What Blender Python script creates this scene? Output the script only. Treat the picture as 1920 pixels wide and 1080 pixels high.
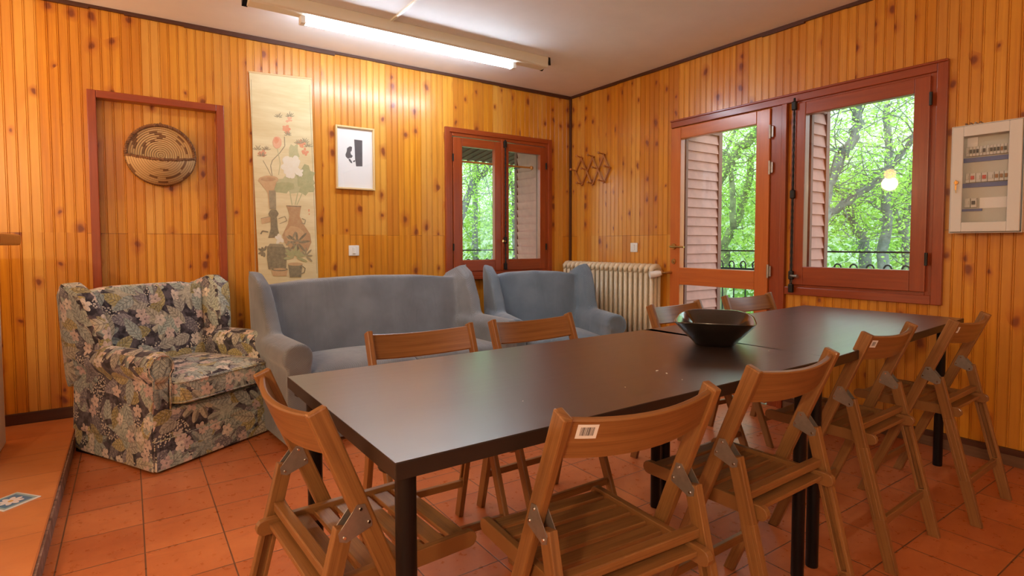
import bpy, bmesh, math, random
from mathutils import Vector, Matrix, noise
PI = math.pi
R = math.radians
for o in list(bpy.data.objects): bpy.data.objects.remove(o)
SC = bpy.context.scene
COL = SC.collection

# ------------------------------------------------------------ camera
F, SHIFT = 1047.27, -36.45
yaw, pitch, roll = .6014, .0446, -.0021
CAM = Vector((-3.6, -4.226, 1.1091))
cd = bpy.data.cameras.new('camera')
cam = bpy.data.objects.new('camera', cd); COL.objects.link(cam)
d_ = Vector((math.sin(yaw)*math.cos(pitch), math.cos(yaw)*math.cos(pitch), -math.sin(pitch)))
r_ = Vector((math.cos(yaw), -math.sin(yaw), 0)); u_ = r_.cross(d_)
r2 = r_*math.cos(roll)+u_*math.sin(roll); u2 = -r_*math.sin(roll)+u_*math.cos(roll)
cam.matrix_world = Matrix(((r2.x, u2.x, -d_.x, CAM.x), (r2.y, u2.y, -d_.y, CAM.y), (r2.z, u2.z, -d_.z, CAM.z), (0, 0, 0, 1)))
cd.sensor_width = 36; cd.sensor_fit = 'HORIZONTAL'; cd.lens = F/1920*36; cd.shift_y = SHIFT/1920
cd.clip_start = .05; cd.clip_end = 300
SC.camera = cam
SC.view_settings.view_transform = 'Standard'; SC.view_settings.look = 'None'
SC.view_settings.gamma = 1; SC.view_settings.use_curve_mapping = False
SC.view_settings.exposure = 0.42

# ------------------------------------------------------------ sky
W = bpy.data.worlds.new('overcast_sky'); SC.world = W; W.use_nodes = True
nt = W.node_tree; nt.nodes.clear()
bg = nt.nodes.new('ShaderNodeBackground'); out = nt.nodes.new('ShaderNodeOutputWorld')
bg.inputs[0].default_value = (.74, .92, 1.0, 1); bg.inputs[1].default_value = 2.7
nt.links.new(bg.outputs[0], out.inputs[0])

# ------------------------------------------------------------ node helpers
class NT:
    def __init__(s, name):
        s.m = bpy.data.materials.new(name); s.m.use_nodes = True
        s.t = s.m.node_tree; s.t.nodes.clear()
        s.out = s.t.nodes.new('ShaderNodeOutputMaterial')
    def n(s, typ, **kw):
        nd = s.t.nodes.new(typ)
        for k, v in kw.items(): setattr(nd, k, v)
        return nd
    def l(s, a, b): s.t.links.new(a, b)
    def put(s, sock, v):
        if hasattr(v, 'is_output') or isinstance(v, bpy.types.NodeSocket): s.l(v, sock)
        else: sock.default_value = v
    def math(s, op, a, b=0.0, c=None):
        nd = s.n('ShaderNodeMath', operation=op)
        s.put(nd.inputs[0], a); s.put(nd.inputs[1], b)
        if c is not None: s.put(nd.inputs[2], c)
        return nd.outputs[0]
    def vmath(s, op, a, b=None):
        nd = s.n('ShaderNodeVectorMath', operation=op)
        s.put(nd.inputs[0], a)
        if b is not None: s.put(nd.inputs[1], b)
        return nd.outputs['Value'] if op in ('LENGTH', 'DOT_PRODUCT', 'DISTANCE') else nd.outputs[0]
    def mix(s, fac, a, b, mode='MIX'):
        nd = s.n('ShaderNodeMix', data_type='RGBA', blend_type=mode)
        s.put(nd.inputs[0], fac); s.put(nd.inputs[6], a); s.put(nd.inputs[7], b)
        return nd.outputs[2]
    def vmix(s, fac, a, b):
        nd = s.n('ShaderNodeMix', data_type='VECTOR')
        s.put(nd.inputs[0], fac); s.put(nd.inputs[4], a); s.put(nd.inputs[5], b)
        return nd.outputs[1]
    def ramp(s, fac, stops, interp='LINEAR'):
        nd = s.n('ShaderNodeValToRGB'); cr = nd.color_ramp; cr.interpolation = interp
        while len(cr.elements) < len(stops): cr.elements.new(.5)
        for e, (p, c) in zip(cr.elements, stops): e.position = p; e.color = c4(c)
        s.put(nd.inputs[0], fac); return nd.outputs[0]
    def noise(s, vec, scale=5, detail=3, rough=.5, dist=0, out='Fac'):
        nd = s.n('ShaderNodeTexNoise'); s.put(nd.inputs['Vector'], vec)
        nd.inputs['Scale'].default_value = scale; nd.inputs['Detail'].default_value = detail
        nd.inputs['Roughness'].default_value = rough; nd.inputs['Distortion'].default_value = dist
        return nd.outputs['Fac' if out == 'Fac' else 'Color']
    def obj(s): return s.n('ShaderNodeTexCoord').outputs['Object']
    def uv(s): return s.n('ShaderNodeTexCoord').outputs['UV']
    def map(s, vec, sc=(1, 1, 1), loc=(0, 0, 0), rot=(0, 0, 0)):
        nd = s.n('ShaderNodeMapping'); s.put(nd.inputs[0], vec)
        nd.inputs[1].default_value = loc; nd.inputs[2].default_value = rot; nd.inputs[3].default_value = sc
        return nd.outputs[0]
    def xyz(s, v):
        nd = s.n('ShaderNodeSeparateXYZ'); s.put(nd.inputs[0], v); return nd.outputs
    def comb(s, x, y, z=0.0):
        nd = s.n('ShaderNodeCombineXYZ'); s.put(nd.inputs[0], x); s.put(nd.inputs[1], y); s.put(nd.inputs[2], z); return nd.outputs[0]
    def white(s, v):
        nd = s.n('ShaderNodeTexWhiteNoise', noise_dimensions='3D'); s.put(nd.inputs['Vector'], v); return nd.outputs
    def bump(s, h, strength=.3, dist=.01):
        nd = s.n('ShaderNodeBump'); nd.inputs['Strength'].default_value = strength; nd.inputs['Distance'].default_value = dist
        s.put(nd.inputs['Height'], h); return nd.outputs[0]
    def bsdf(s, col, rough=.5, metal=0, spec=.5, normal=None, coat=0, coatr=.1, sheen=0):
        b = s.n('ShaderNodeBsdfPrincipled')
        s.put(b.inputs['Base Color'], c4(col) if isinstance(col, tuple) else col)
        s.put(b.inputs['Roughness'], rough); b.inputs['Metallic'].default_value = metal
        b.inputs['Specular IOR Level'].default_value = spec
        b.inputs['Coat Weight'].default_value = coat; b.inputs['Coat Roughness'].default_value = coatr
        b.inputs['Sheen Weight'].default_value = sheen
        if normal is not None: s.l(normal, b.inputs['Normal'])
        s.l(b.outputs[0], s.out.inputs[0]); return b
def c4(c): return (c[0], c[1], c[2], 1) if len(c) == 3 else c

MAT = {}
def simple(name, col, rough=.5, metal=0, spec=.5, nscale=0, namp=.1, bump=0, **kw):
    t = NT(name)
    if nscale:
        n = t.noise(t.obj(), nscale, 4, .6)
        a = tuple(max(0, c*(1-namp)) for c in col); b = tuple(min(1, c*(1+namp)) for c in col)
        cc = t.ramp(n, [(.3, a), (.7, b)])
        nm = t.bump(n, bump, .005) if bump else None
        t.bsdf(cc, rough, metal, spec, nm, **kw)
    else: t.bsdf(col, rough, metal, spec, **kw)
    MAT[name] = t.m; return t.m

def wood(name, c1, c2, rough=.35, lines=60, coat=0, contrast=.5, spec=.5):
    t = NT(name); uv = t.uv(); x = t.xyz(uv)
    v = t.comb(t.math('MULTIPLY', x[0], 2.2), t.math('MULTIPLY', x[1], lines))
    n1 = t.noise(v, 1.0, 5, .65, .6)
    v2 = t.comb(t.math('MULTIPLY', x[0], 5), t.math('MULTIPLY', x[1], lines*5))
    n2 = t.noise(v2, 1.0, 3, .6)
    f = t.math('ADD', t.math('MULTIPLY', n1, 1-contrast*.4), t.math('MULTIPLY', n2, contrast*.4))
    col = t.ramp(f, [(.28, c1), (.72, c2)])
    t.bsdf(col, rough, 0, spec, t.bump(f, .12, .002), coat=coat, coatr=.15)
    MAT[name] = t.m; return t.m

# wall boarding -------------------------------------------------------
def pine_boarding(name):
    t = NT(name); x = t.xyz(t.uv())
    u, z = x[0], x[1]
    idx = t.math('FLOOR', t.math('DIVIDE', u, .1))
    seg = t.math('FLOOR', t.math('DIVIDE', t.math('ADD', z, 1.37), 2.55))
    rnd = t.white(t.comb(idx, seg, 3.7))
    rv = rnd[0]; rc = t.xyz(rnd[1])
    zo = t.math('ADD', z, t.math('MULTIPLY', rv, 37))
    g = t.noise(t.comb(t.math('MULTIPLY', u, 55), t.math('MULTIPLY', zo, 1.6)), 1, 4, .6, .5)
    g2 = t.noise(t.comb(t.math('MULTIPLY', u, 9), t.math('MULTIPLY', zo, 1.3)), 1, 3, .5, 1.2)
    base = t.ramp(g, [(.25, (.50, .165, .006)), (.5, (.68, .262, .012)), (.78, (.80, .365, .026))])
    base = t.mix(t.math('MULTIPLY', t.math('POWER', rc[0], 1.3), .8), base, (.52, .18, .018, 1))
    base = t.mix(t.math('MULTIPLY', t.math('POWER', rc[2], 2.0), .5), base, (.88, .50, .10, 1))
    warm = t.ramp(g2, [(.42, (0, 0, 0)), (.75, (1, 1, 1))])
    base = t.mix(t.math('MULTIPLY', warm, .4), base, (.50, .16, .016, 1))
    # knots, one voronoi cell in a few carries one; they sit in groups within a board
    wob = t.noise(t.comb(t.math('MULTIPLY', u, 6), t.math('MULTIPLY', zo, 6)), 2, 2, out='Color')
    pv = t.comb(t.math('ADD', t.math('MULTIPLY', u, 10.5), t.math('MULTIPLY', t.xyz(wob)[0], .35)),
                t.math('ADD', t.math('MULTIPLY', zo, 7.0), t.math('MULTIPLY', t.xyz(wob)[1], .5)))
    vo = t.n('ShaderNodeTexVoronoi', voronoi_dimensions='2D', feature='F1'); t.l(pv, vo.inputs['Vector'])
    vo.inputs['Scale'].default_value = 1; vo.inputs['Randomness'].default_value = .95
    pick = t.math('GREATER_THAN', t.xyz(vo.outputs['Color'])[0], .78)
    size = t.math('ADD', .55, t.math('MULTIPLY', t.xyz(vo.outputs['Color'])[1], 1.0))
    dd = t.math('DIVIDE', vo.outputs['Distance'], size)
    core = t.ramp(dd, [(.07, (1, 1, 1)), (.16, (0, 0, 0))])
    halo = t.ramp(dd, [(.10, (1, 1, 1)), (.38, (0, 0, 0))])
    base = t.mix(t.math('MULTIPLY', t.math('MULTIPLY', halo, pick), .7), base, (.42, .10, .012, 1))
    base = t.mix(t.math('MULTIPLY', t.math('MULTIPLY', core, pick), .9), base, (.20, .045, .012, 1))
    # darker brown along the joints of the boarding
    fr = t.math('FRACT', t.math('DIVIDE', u, .05))
    jt = t.math('GREATER_THAN', t.math('ABSOLUTE', t.math('SUBTRACT', fr, .5)), .425)
    base = t.mix(t.math('MULTIPLY', jt, .22), base, (.28, .07, .008, 1))
    # butt joints across some boards
    zj = t.math('ABSOLUTE', t.math('SUBTRACT', z, 1.177))
    bj = t.math('MULTIPLY', t.math('LESS_THAN', zj, .0022), t.math('GREATER_THAN', rc[1], .6))
    base = t.mix(t.math('MULTIPLY', bj, .5), base, (.16, .035, .006, 1))
    t.bsdf(base, .30, 0, .5, t.bump(g, .10, .002), coat=.18, coatr=.16)
    MAT[name] = t.m

def terracotta(name, pitch, ox, oy, c1, c2, grout, rough=.33):
    t = NT(name); x = t.xyz(t.obj())
    a = t.math('DIVIDE', t.math('SUBTRACT', x[0], ox), pitch); b = t.math('DIVIDE', t.math('SUBTRACT', x[1], oy), pitch)
    fa, fb = t.math('FRACT', a), t.math('FRACT', b)
    da = t.math('SUBTRACT', .5, t.math('ABSOLUTE', t.math('SUBTRACT', fa, .5)))
    db = t.math('SUBTRACT', .5, t.math('ABSOLUTE', t.math('SUBTRACT', fb, .5)))
    dm = t.math('MINIMUM', da, db)
    w = t.noise(t.obj(), 8, 3)
    edge = t.ramp(t.math('ADD', dm, t.math('MULTIPLY', t.math('SUBTRACT', w, .5), .004)), [(.006, (0, 0, 0)), (.012, (1, 1, 1))])
    rnd = t.white(t.comb(t.math('FLOOR', a), t.math('FLOOR', b), 1.3))
    n = t.noise(t.obj(), 3.2, 6, .62, .7); n2 = t.noise(t.obj(), 26, 4, .6)
    f = t.math('ADD', t.math('MULTIPLY', n, .7), t.math('MULTIPLY', n2, .3))
    col = t.ramp(f, [(.3, c1), (.7, c2)])
    col = t.mix(t.math('MULTIPLY', rnd[0], .30), col, (c1[0]*.72, c1[1]*.62, c1[2]*.6, 1))
    stain = t.ramp(t.noise(t.map(t.obj(), (1.2, 3.5, 1)), 2.3, 4, .6, 1.5), [(.55, (0, 0, 0)), (.72, (1, 1, 1))])
    col = t.mix(t.math('MULTIPLY', stain, .25), col, (c1[0]*.55, c1[1]*.5, c1[2]*.5, 1))
    col = t.mix(edge, c4(grout), col)
    rr = t.math('ADD', rough-.12, t.math('MULTIPLY', n2, .25))
    t.bsdf(col, rr, 0, .5, t.bump(t.math('ADD', t.math('MULTIPLY', edge, 1.0), t.math('MULTIPLY', f, .35)), .25, .004))
    MAT[name] = t.m

# flowered upholstery: leaves and blossoms placed cell by cell --------
def floral(name):
    t = NT(name)
    tc = t.n('ShaderNodeTexCoord'); p = t.xyz(tc.outputs['Object']); nn = t.xyz(tc.outputs['Normal'])
    ax, ay, az = [t.math('ABSOLUTE', nn[i]) for i in range(3)]
    isx = t.math('MULTIPLY', t.math('GREATER_THAN', ax, ay), t.math('GREATER_THAN', ax, az))
    isz = t.math('MULTIPLY', t.math('GREATER_THAN', az, ay), t.math('GREATER_THAN', az, ax))
    vec = t.vmix(isx, t.comb(p[0], p[2]), t.comb(t.math('ADD', p[1], 3.3), p[2]))
    vec = t.vmix(isz, vec, t.comb(p[0], t.math('ADD', p[1], 7.1)))
    def layer(scale, off, L, Wd, kind, seed):
        v = t.map(vec, (scale*1.22, scale*1.22, 1), off)
        vo = t.n('ShaderNodeTexVoronoi', voronoi_dimensions='2D', feature='F1'); t.l(v, vo.inputs['Vector'])
        vo.inputs['Scale'].default_value = 1; vo.inputs['Randomness'].default_value = .75
        loc = t.vmath('SUBTRACT', v, vo.outputs['Position'])
        rc = t.xyz(vo.outputs['Color'])
        rot = t.n('ShaderNodeVectorRotate', rotation_type='Z_AXIS'); t.l(loc, rot.inputs['Vector'])
        t.l(t.math('MULTIPLY', rc[0], 6.283), rot.inputs['Angle'])
        q = t.xyz(rot.outputs[0])
        if kind == 'leaf':
            s = t.math('DIVIDE', q[0], L); s2 = t.math('MULTIPLY', s, s)
            wd = t.math('MULTIPLY', t.math('SUBTRACT', 1, s2), t.math('MULTIPLY', Wd, t.math('SUBTRACT', 1, t.math('MULTIPLY', s, .35))))
            yy = t.math('ABSOLUTE', q[1])
            mask = t.math('GREATER_THAN', wd, yy)
            ve = t.math('SINE', t.math('MULTIPLY', t.math('SUBTRACT', q[0], t.math('MULTIPLY', yy, .9)), 48/L*.45))
            vein = t.math('MAXIMUM', t.math('GREATER_THAN', ve, .80), t.math('LESS_THAN', yy, .014))
        elif kind == 'palm':
            ang = t.math('ARCTAN2', q[1], q[0]); rad = t.vmath('LENGTH', loc)
            co = t.math('ABSOLUTE', t.math('COSINE', t.math('MULTIPLY', ang, 4.5)))
            lim = t.math('MULTIPLY', L, t.math('ADD', .42, t.math('MULTIPLY', co, .58)))
            mask = t.math('GREATER_THAN', lim, rad)
            vein = t.math('GREATER_THAN', t.math('MULTIPLY', t.math('SINE', t.math('MULTIPLY', ang, 9)), t.math('MULTIPLY', rad, 3.2)), .62)
        else:
            ang = t.math('ARCTAN2', q[1], q[0]); rad = t.vmath('LENGTH', loc)
            co = t.math('ABSOLUTE', t.math('COSINE', t.math('MULTIPLY', ang, 2.5)))
            lim = t.math('MULTIPLY', L, t.math('ADD', .5, t.math('MULTIPLY', co, .5)))
            mask = t.math('GREATER_THAN', lim, rad)
            vein = t.math('LESS_THAN', rad, L*.16)
        mask = t.math('MULTIPLY', mask, t.math('GREATER_THAN', rc[2], seed))
        return mask, vein, rc[1], q
    fine = t.noise(vec, 95, 3, .6); shade = t.noise(vec, 30, 4, .7, 1.5)
    col = t.ramp(t.noise(vec, 24, 3, .6), [(.42, (.035, .030, .038)), (.6, (.13, .11, .125))])
    dots = t.n('ShaderNodeTexVoronoi', voronoi_dimensions='2D'); t.l(vec, dots.inputs['Vector']); dots.inputs['Scale'].default_value = 75
    dm = t.math('MULTIPLY', t.math('LESS_THAN', dots.outputs['Distance'], .33), t.math('GREATER_THAN', t.noise(vec, 9, 1), .55))
    col = t.mix(dm, col, (.62, .56, .46, 1))
    dark = (.045, .040, .048, 1)
    specs = [(7.5, (3.1, 1.7, 0), .62, .30, 'leaf', .12, [(0, (.30, .27, .30)), (.35, (.17, .15, .18)), (.7, (.46, .43, .36))]),
             (4.6, (0, 0, 0), .62, .3, 'palm', .30, [(0, (.45, .50, .43)), (.4, (.30, .36, .34)), (.7, (.55, .51, .38))]),
             (6.8, (9.2, 4.4, 0), .58, .27, 'leaf', .25, [(0, (.52, .42, .16)), (.4, (.37, .30, .10)), (.75, (.44, .50, .42))]),
             (6.2, (5.5, 8.3, 0), .60, .24, 'leaf', .40, [(0, (.42, .48, .44)), (.5, (.56, .50, .36)), (.8, (.20, .18, .21))]),
             (11.5, (2.2, 6.1, 0), .50, .3, 'flower', .70, [(0, (.72, .55, .47)), (.5, (.80, .69, .58)), (.8, (.62, .45, .42))])]
    for sc, off, L, Wd, kind, seed, pal in specs:
        m, vn, rv, q = layer(sc, off, L, Wd, kind, seed)
        c = t.ramp(rv, pal, 'CONSTANT')
        c = t.mix(t.math('MULTIPLY', t.math('GREATER_THAN', fine, .52), .30), c, (.80, .74, .60, 1))
        c = t.mix(t.math('MULTIPLY', t.ramp(shade, [(.40, (0, 0, 0)), (.62, (1, 1, 1))]), .42), c, (.10, .09, .10, 1))
        c = t.mix(t.math('MULTIPLY', vn, .55), c, dark)
        col = t.mix(m, col, c)
    t.bsdf(col, .85, 0, .2, t.bump(t.noise(vec, 420, 2), .25, .001), sheen=.15)
    MAT[name] = t.m

def fabric(name, c1, c2):
    t = NT(name); o = t.obj(); x = t.xyz(o)
    w = t.math('MULTIPLY', t.math('SINE', t.math('MULTIPLY', t.math('ADD', x[0], t.math('MULTIPLY', x[1], .6)), 520)), t.math('SINE', t.math('MULTIPLY', x[2], 640)))
    n = t.noise(o, 5, 3)
    f = t.math('ADD', t.math('MULTIPLY', w, .16), n)
    col = t.ramp(f, [(.35, c1), (.7, c2)])
    fold = t.noise(t.map(o, (7, 3, 1.3)), 1.6, 2, .5, 1.0)
    t.bsdf(col, .9, 0, .15, t.bump(t.math('ADD', t.math('MULTIPLY', w, .05), t.math('MULTIPLY', fold, 1.0)), .4, .02), sheen=.3)
    MAT[name] = t.m

def glass(name, tint=(1, 1, 1)):
    t = NT(name)
    fr = t.n('ShaderNodeLayerWeight'); fr.inputs[0].default_value = .5
    fac_ = t.math('ADD', .035, t.math('MULTIPLY', t.math('POWER', fr.outputs['Facing'], 5), .9))
    tr = t.n('ShaderNodeBsdfTransparent'); tr.inputs[0].default_value = c4(tint)
    gl = t.n('ShaderNodeBsdfGlossy'); gl.inputs['Roughness'].default_value = .02
    mx = t.n('ShaderNodeMixShader'); t.l(fac_, mx.inputs[0]); t.l(tr.outputs[0], mx.inputs[1]); t.l(gl.outputs[0], mx.inputs[2])
    t.l(mx.outputs[0], t.out.inputs[0]); MAT[name] = t.m

def emit(name, col, s):
    t = NT(name); e = t.n('ShaderNodeEmission'); e.inputs[0].default_value = c4(col); e.inputs[1].default_value = s
    t.l(e.outputs[0], t.out.inputs[0]); MAT[name] = t.m

def leaf(name, c1, c2, tr=.45):
    t = NT(name)
    g = t.n('ShaderNodeNewGeometry').outputs['Random Per Island']
    col = t.ramp(g, [(0, c1), (1, c2)])
    d = t.n('ShaderNodeBsdfDiffuse'); tl = t.n('ShaderNodeBsdfTranslucent'); mx = t.n('ShaderNodeMixShader')
    t.l(col, d.inputs[0]); t.l(col, tl.inputs[0]); mx.inputs[0].default_value = tr
    t.l(d.outputs[0], mx.inputs[1]); t.l(tl.outputs[0], mx.inputs[2]); t.l(mx.outputs[0], t.out.inputs[0]); MAT[name] = t.m

pine_boarding('pine_boarding')
terracotta('terracotta_floor', .255, -3.325, -1.605, (.50, .125, .034), (.70, .235, .078), (.15, .065, .035), .30)
terracotta('terracotta_platform', .33, -3.878, -.98, (.60, .20, .055), (.74, .29, .09), (.45, .15, .05), .42)
floral('flowered_upholstery')
fabric('grey_blue_slipcover', (.155, .165, .185), (.22, .235, .26))
fabric('blue_slipcover', (.13, .175, .225), (.19, .24, .30))
wood('red_varnished_wood', (.23, .036, .008), (.38, .070, .013), .32, 40, .25)
wood('door_wood', (.48, .115, .018), (.62, .175, .030), .30, 30, .3)
wood('dark_skirting_wood', (.055, .016, .007), (.10, .032, .012), .45)
wood('worn_skirting_wood', (.13, .062, .030), (.22, .11, .055), .5)
wood('chair_wood', (.145, .056, .015), (.38, .175, .056), .34, 70, .15, .7)
wood('pale_frame_wood', (.66, .45, .20), (.78, .58, .30), .4)
t = NT('table_veneer'); x = t.xyz(t.uv())
n1 = t.noise(t.comb(t.math('MULTIPLY', x[0], 1.6), t.math('MULTIPLY', x[1], 48)), 1, 5, .6, .4); n2 = t.noise(t.comb(t.math('MULTIPLY', x[0], 4), t.math('MULTIPLY', x[1], 210)), 1, 3, .6)
f = t.math('ADD', t.math('MULTIPLY', n1, .7), t.math('MULTIPLY', n2, .3))
rr = t.math('ADD', .22, t.math('MULTIPLY', f, .22))
t.bsdf(t.ramp(f, [(.30, (.022, .013, .010)), (.70, (.062, .041, .034))]), rr, 0, 1.0, t.bump(f, .04, .002), coat=.7, coatr=.30); MAT['table_veneer'] = t.m
wood('mantel_wood', (.45, .17, .03), (.60, .26, .06), .35)
wood('peg_wood', (.38, .13, .03), (.50, .19, .05), .35)
simple('table_edge', (.020, .013, .010), .4, nscale=30)
simple('black_metal', (.006, .006, .007), .32, .0, .3)
simple('black_iron', (.012, .011, .010), .45, .3, nscale=40)
simple('steel', (.42, .40, .37), .38, .85, nscale=60)
simple('chrome', (.75, .74, .72), .15, 1)
simple('brass', (.55, .33, .12), .3, 1)
simple('ceiling_plaster', (.90, .885, .875), .75, nscale=3.0, namp=.035, bump=.2)
simple('white_plaster', (.82, .79, .74), .8, nscale=8, namp=.03, bump=.3)
simple('outside_render', (.45, .38, .30), .9, nscale=8)
simple('radiator_enamel', (.78, .68, .50), .33, nscale=50, namp=.05)
simple('white_plastic', (.82, .82, .80), .35)
simple('cream_metal', (.80, .77, .64), .4)
simple('box_enamel', (.74, .73, .69), .38)
simple('box_grey', (.55, .56, .50), .5)
simple('label_blue', (.09, .14, .36), .5)
simple('breaker_grey', (.62, .63, .60), .5)
simple('breaker_dark', (.05, .06, .06), .5)
simple('breaker_red', (.55, .06, .04), .5)
simple('breaker_brown', (.33, .16, .06), .5)
simple('paper_white', (.86, .86, .85), .6)
simple('print_grey', (.105, .10, .105), .7, nscale=60, namp=.2)
simple('bowl_black', (.014, .011, .009), .16, nscale=18, namp=.5, bump=.25, coat=.6)
simple('bark', (.15, .155, .135), .95, nscale=9, namp=.45, bump=.6)
simple('mossy_bark', (.15, .18, .08), .95, nscale=7, namp=.6, bump=.6)
simple('shutter_paint', (.46, .20, .15), .6, nscale=12, namp=.12)
simple('shutter_frame', (.20, .07, .045), .6)
simple('eave_boards', (.075, .035, .02), .8, nscale=20, namp=.3)
simple('deck_concrete', (.35, .34, .31), .9, nscale=10)
simple('crumb', (.85, .83, .76), .7)
simple('riser_mosaic_base', (.20, .10, .065), .6)
glass('window_glass'); 
emit('lit_tube', (.74, .87, 1.0), 50)
emit('dim_tube', (.80, .88, 1.0), 11)
emit('warm_globe', (1.0, .50, .16), 14)
leaf('young_leaves', (.26, .50, .07), (.55, .78, .18))
leaf('pale_leaves', (.36, .56, .16), (.66, .84, .34))
leaf('undergrowth_leaves', (.14, .28, .05), (.36, .52, .12))

t = NT('mosaic_riser'); x = t.xyz(t.obj())
v = t.comb(t.math('ADD', x[1], t.math('MULTIPLY', x[2], .5)), x[2])
n = t.noise(t.map(v, (42, 8, 1)), 1, 4, .7)
t.bsdf(t.ramp(n, [(.35, (.085, .045, .035)), (.5, (.26, .15, .11)), (.68, (.42, .30, .24))]), .6, normal=t.bump(n, .4, .004)); MAT['mosaic_riser'] = t.m

t = NT('scroll_paper'); n = t.noise(t.map(t.obj(), (1.5, 1, 9)), 2, 4, .6)
t.bsdf(t.ramp(n, [(.3, (.66, .53, .28)), (.7, (.78, .68, .42))]), .8); MAT['scroll_paper'] = t.m
for nm, c in [('ink_dark', (.085, .070, .050)), ('ink_grey', (.20, .165, .11)), ('ink_green', (.30, .32, .15)), ('ink_pale_green', (.42, .42, .22)),
              ('ink_coral', (.70, .22, .12)), ('ink_pink', (.74, .34, .22)), ('ink_white', (.80, .76, .66)), ('ink_brown', (.40, .20, .09)),
              ('ink_rust', (.52, .30, .15)), ('ink_edge', (.34, .27, .16))]:
    t = NT(nm); n = t.noise(t.obj(), 45, 4, .7)
    t.bsdf(t.mix(t.math('MULTIPLY', n, .55), c4(c), (.70, .58, .33, 1)), .8); MAT[nm] = t.m

# straw basket: coils with dark stitched patches
t = NT('coiled_straw'); x = t.xyz(t.obj())
rad = t.math('SQRT', t.math('ADD', t.math('MULTIPLY', x[0], x[0]), t.math('MULTIPLY', x[2], x[2])))
ang = t.math('ARCTAN2', x[2], x[0])
ring = t.math('FLOOR', t.math('DIVIDE', rad, .0125)); sg = t.math('FLOOR', t.math('MULTIPLY', t.math('ADD', ang, t.math('MULTIPLY', ring, .13)), 3.2))
rn = t.white(t.comb(ring, sg, .5))[0]
st = t.math('GREATER_THAN', t.math('SINE', t.math('MULTIPLY', ang, 95)), .2)
col = t.mix(t.math('MULTIPLY', st, .25), (.62, .41, .19, 1), (.42, .24, .09, 1))
dk = t.math('MULTIPLY', t.math('GREATER_THAN', rn, .80), t.math('GREATER_THAN', rad, .085))
col = t.mix(t.math('MULTIPLY', dk, .85), col, (.16, .06, .022, 1))
gap = t.math('LESS_THAN', t.math('FRACT', t.math('DIVIDE', rad, .0125)), .24)
col = t.mix(t.math('MULTIPLY', gap, .85), col, (.26, .13, .05, 1))
t.bsdf(col, .75, normal=t.bump(st, .3, .002)); MAT['coiled_straw'] = t.m
simple('dark_straw', (.20, .085, .03), .75, nscale=60, namp=.5)
t = NT('painted_glaze'); x = t.xyz(t.obj())
rad = t.math('SQRT', t.math('ADD', t.math('MULTIPLY', x[0], x[0]), t.math('MULTIPLY', x[1], x[1])))
ang = t.math('ARCTAN2', x[1], x[0])
pet = t.math('MULTIPLY', .042, t.math('ADD', .6, t.math('MULTIPLY', .4, t.math('ABSOLUTE', t.math('COSINE', t.math('MULTIPLY', ang, 4))))))
col = t.mix(t.math('LESS_THAN', rad, pet), (.10, .24, .40, 1), (.84, .84, .82, 1))
col = t.mix(t.math('LESS_THAN', rad, .009), col, (.75, .45, .10, 1))
mx_ = t.math('MAXIMUM', t.math('ABSOLUTE', x[0]), t.math('ABSOLUTE', x[1]))
col = t.mix(t.math('GREATER_THAN', mx_, .050), col, (.30, .50, .52, 1))
col = t.mix(t.math('GREATER_THAN', mx_, .061), col, (.80, .84, .84, 1))
t.bsdf(col, .2); MAT['painted_glaze'] = t.m

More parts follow.
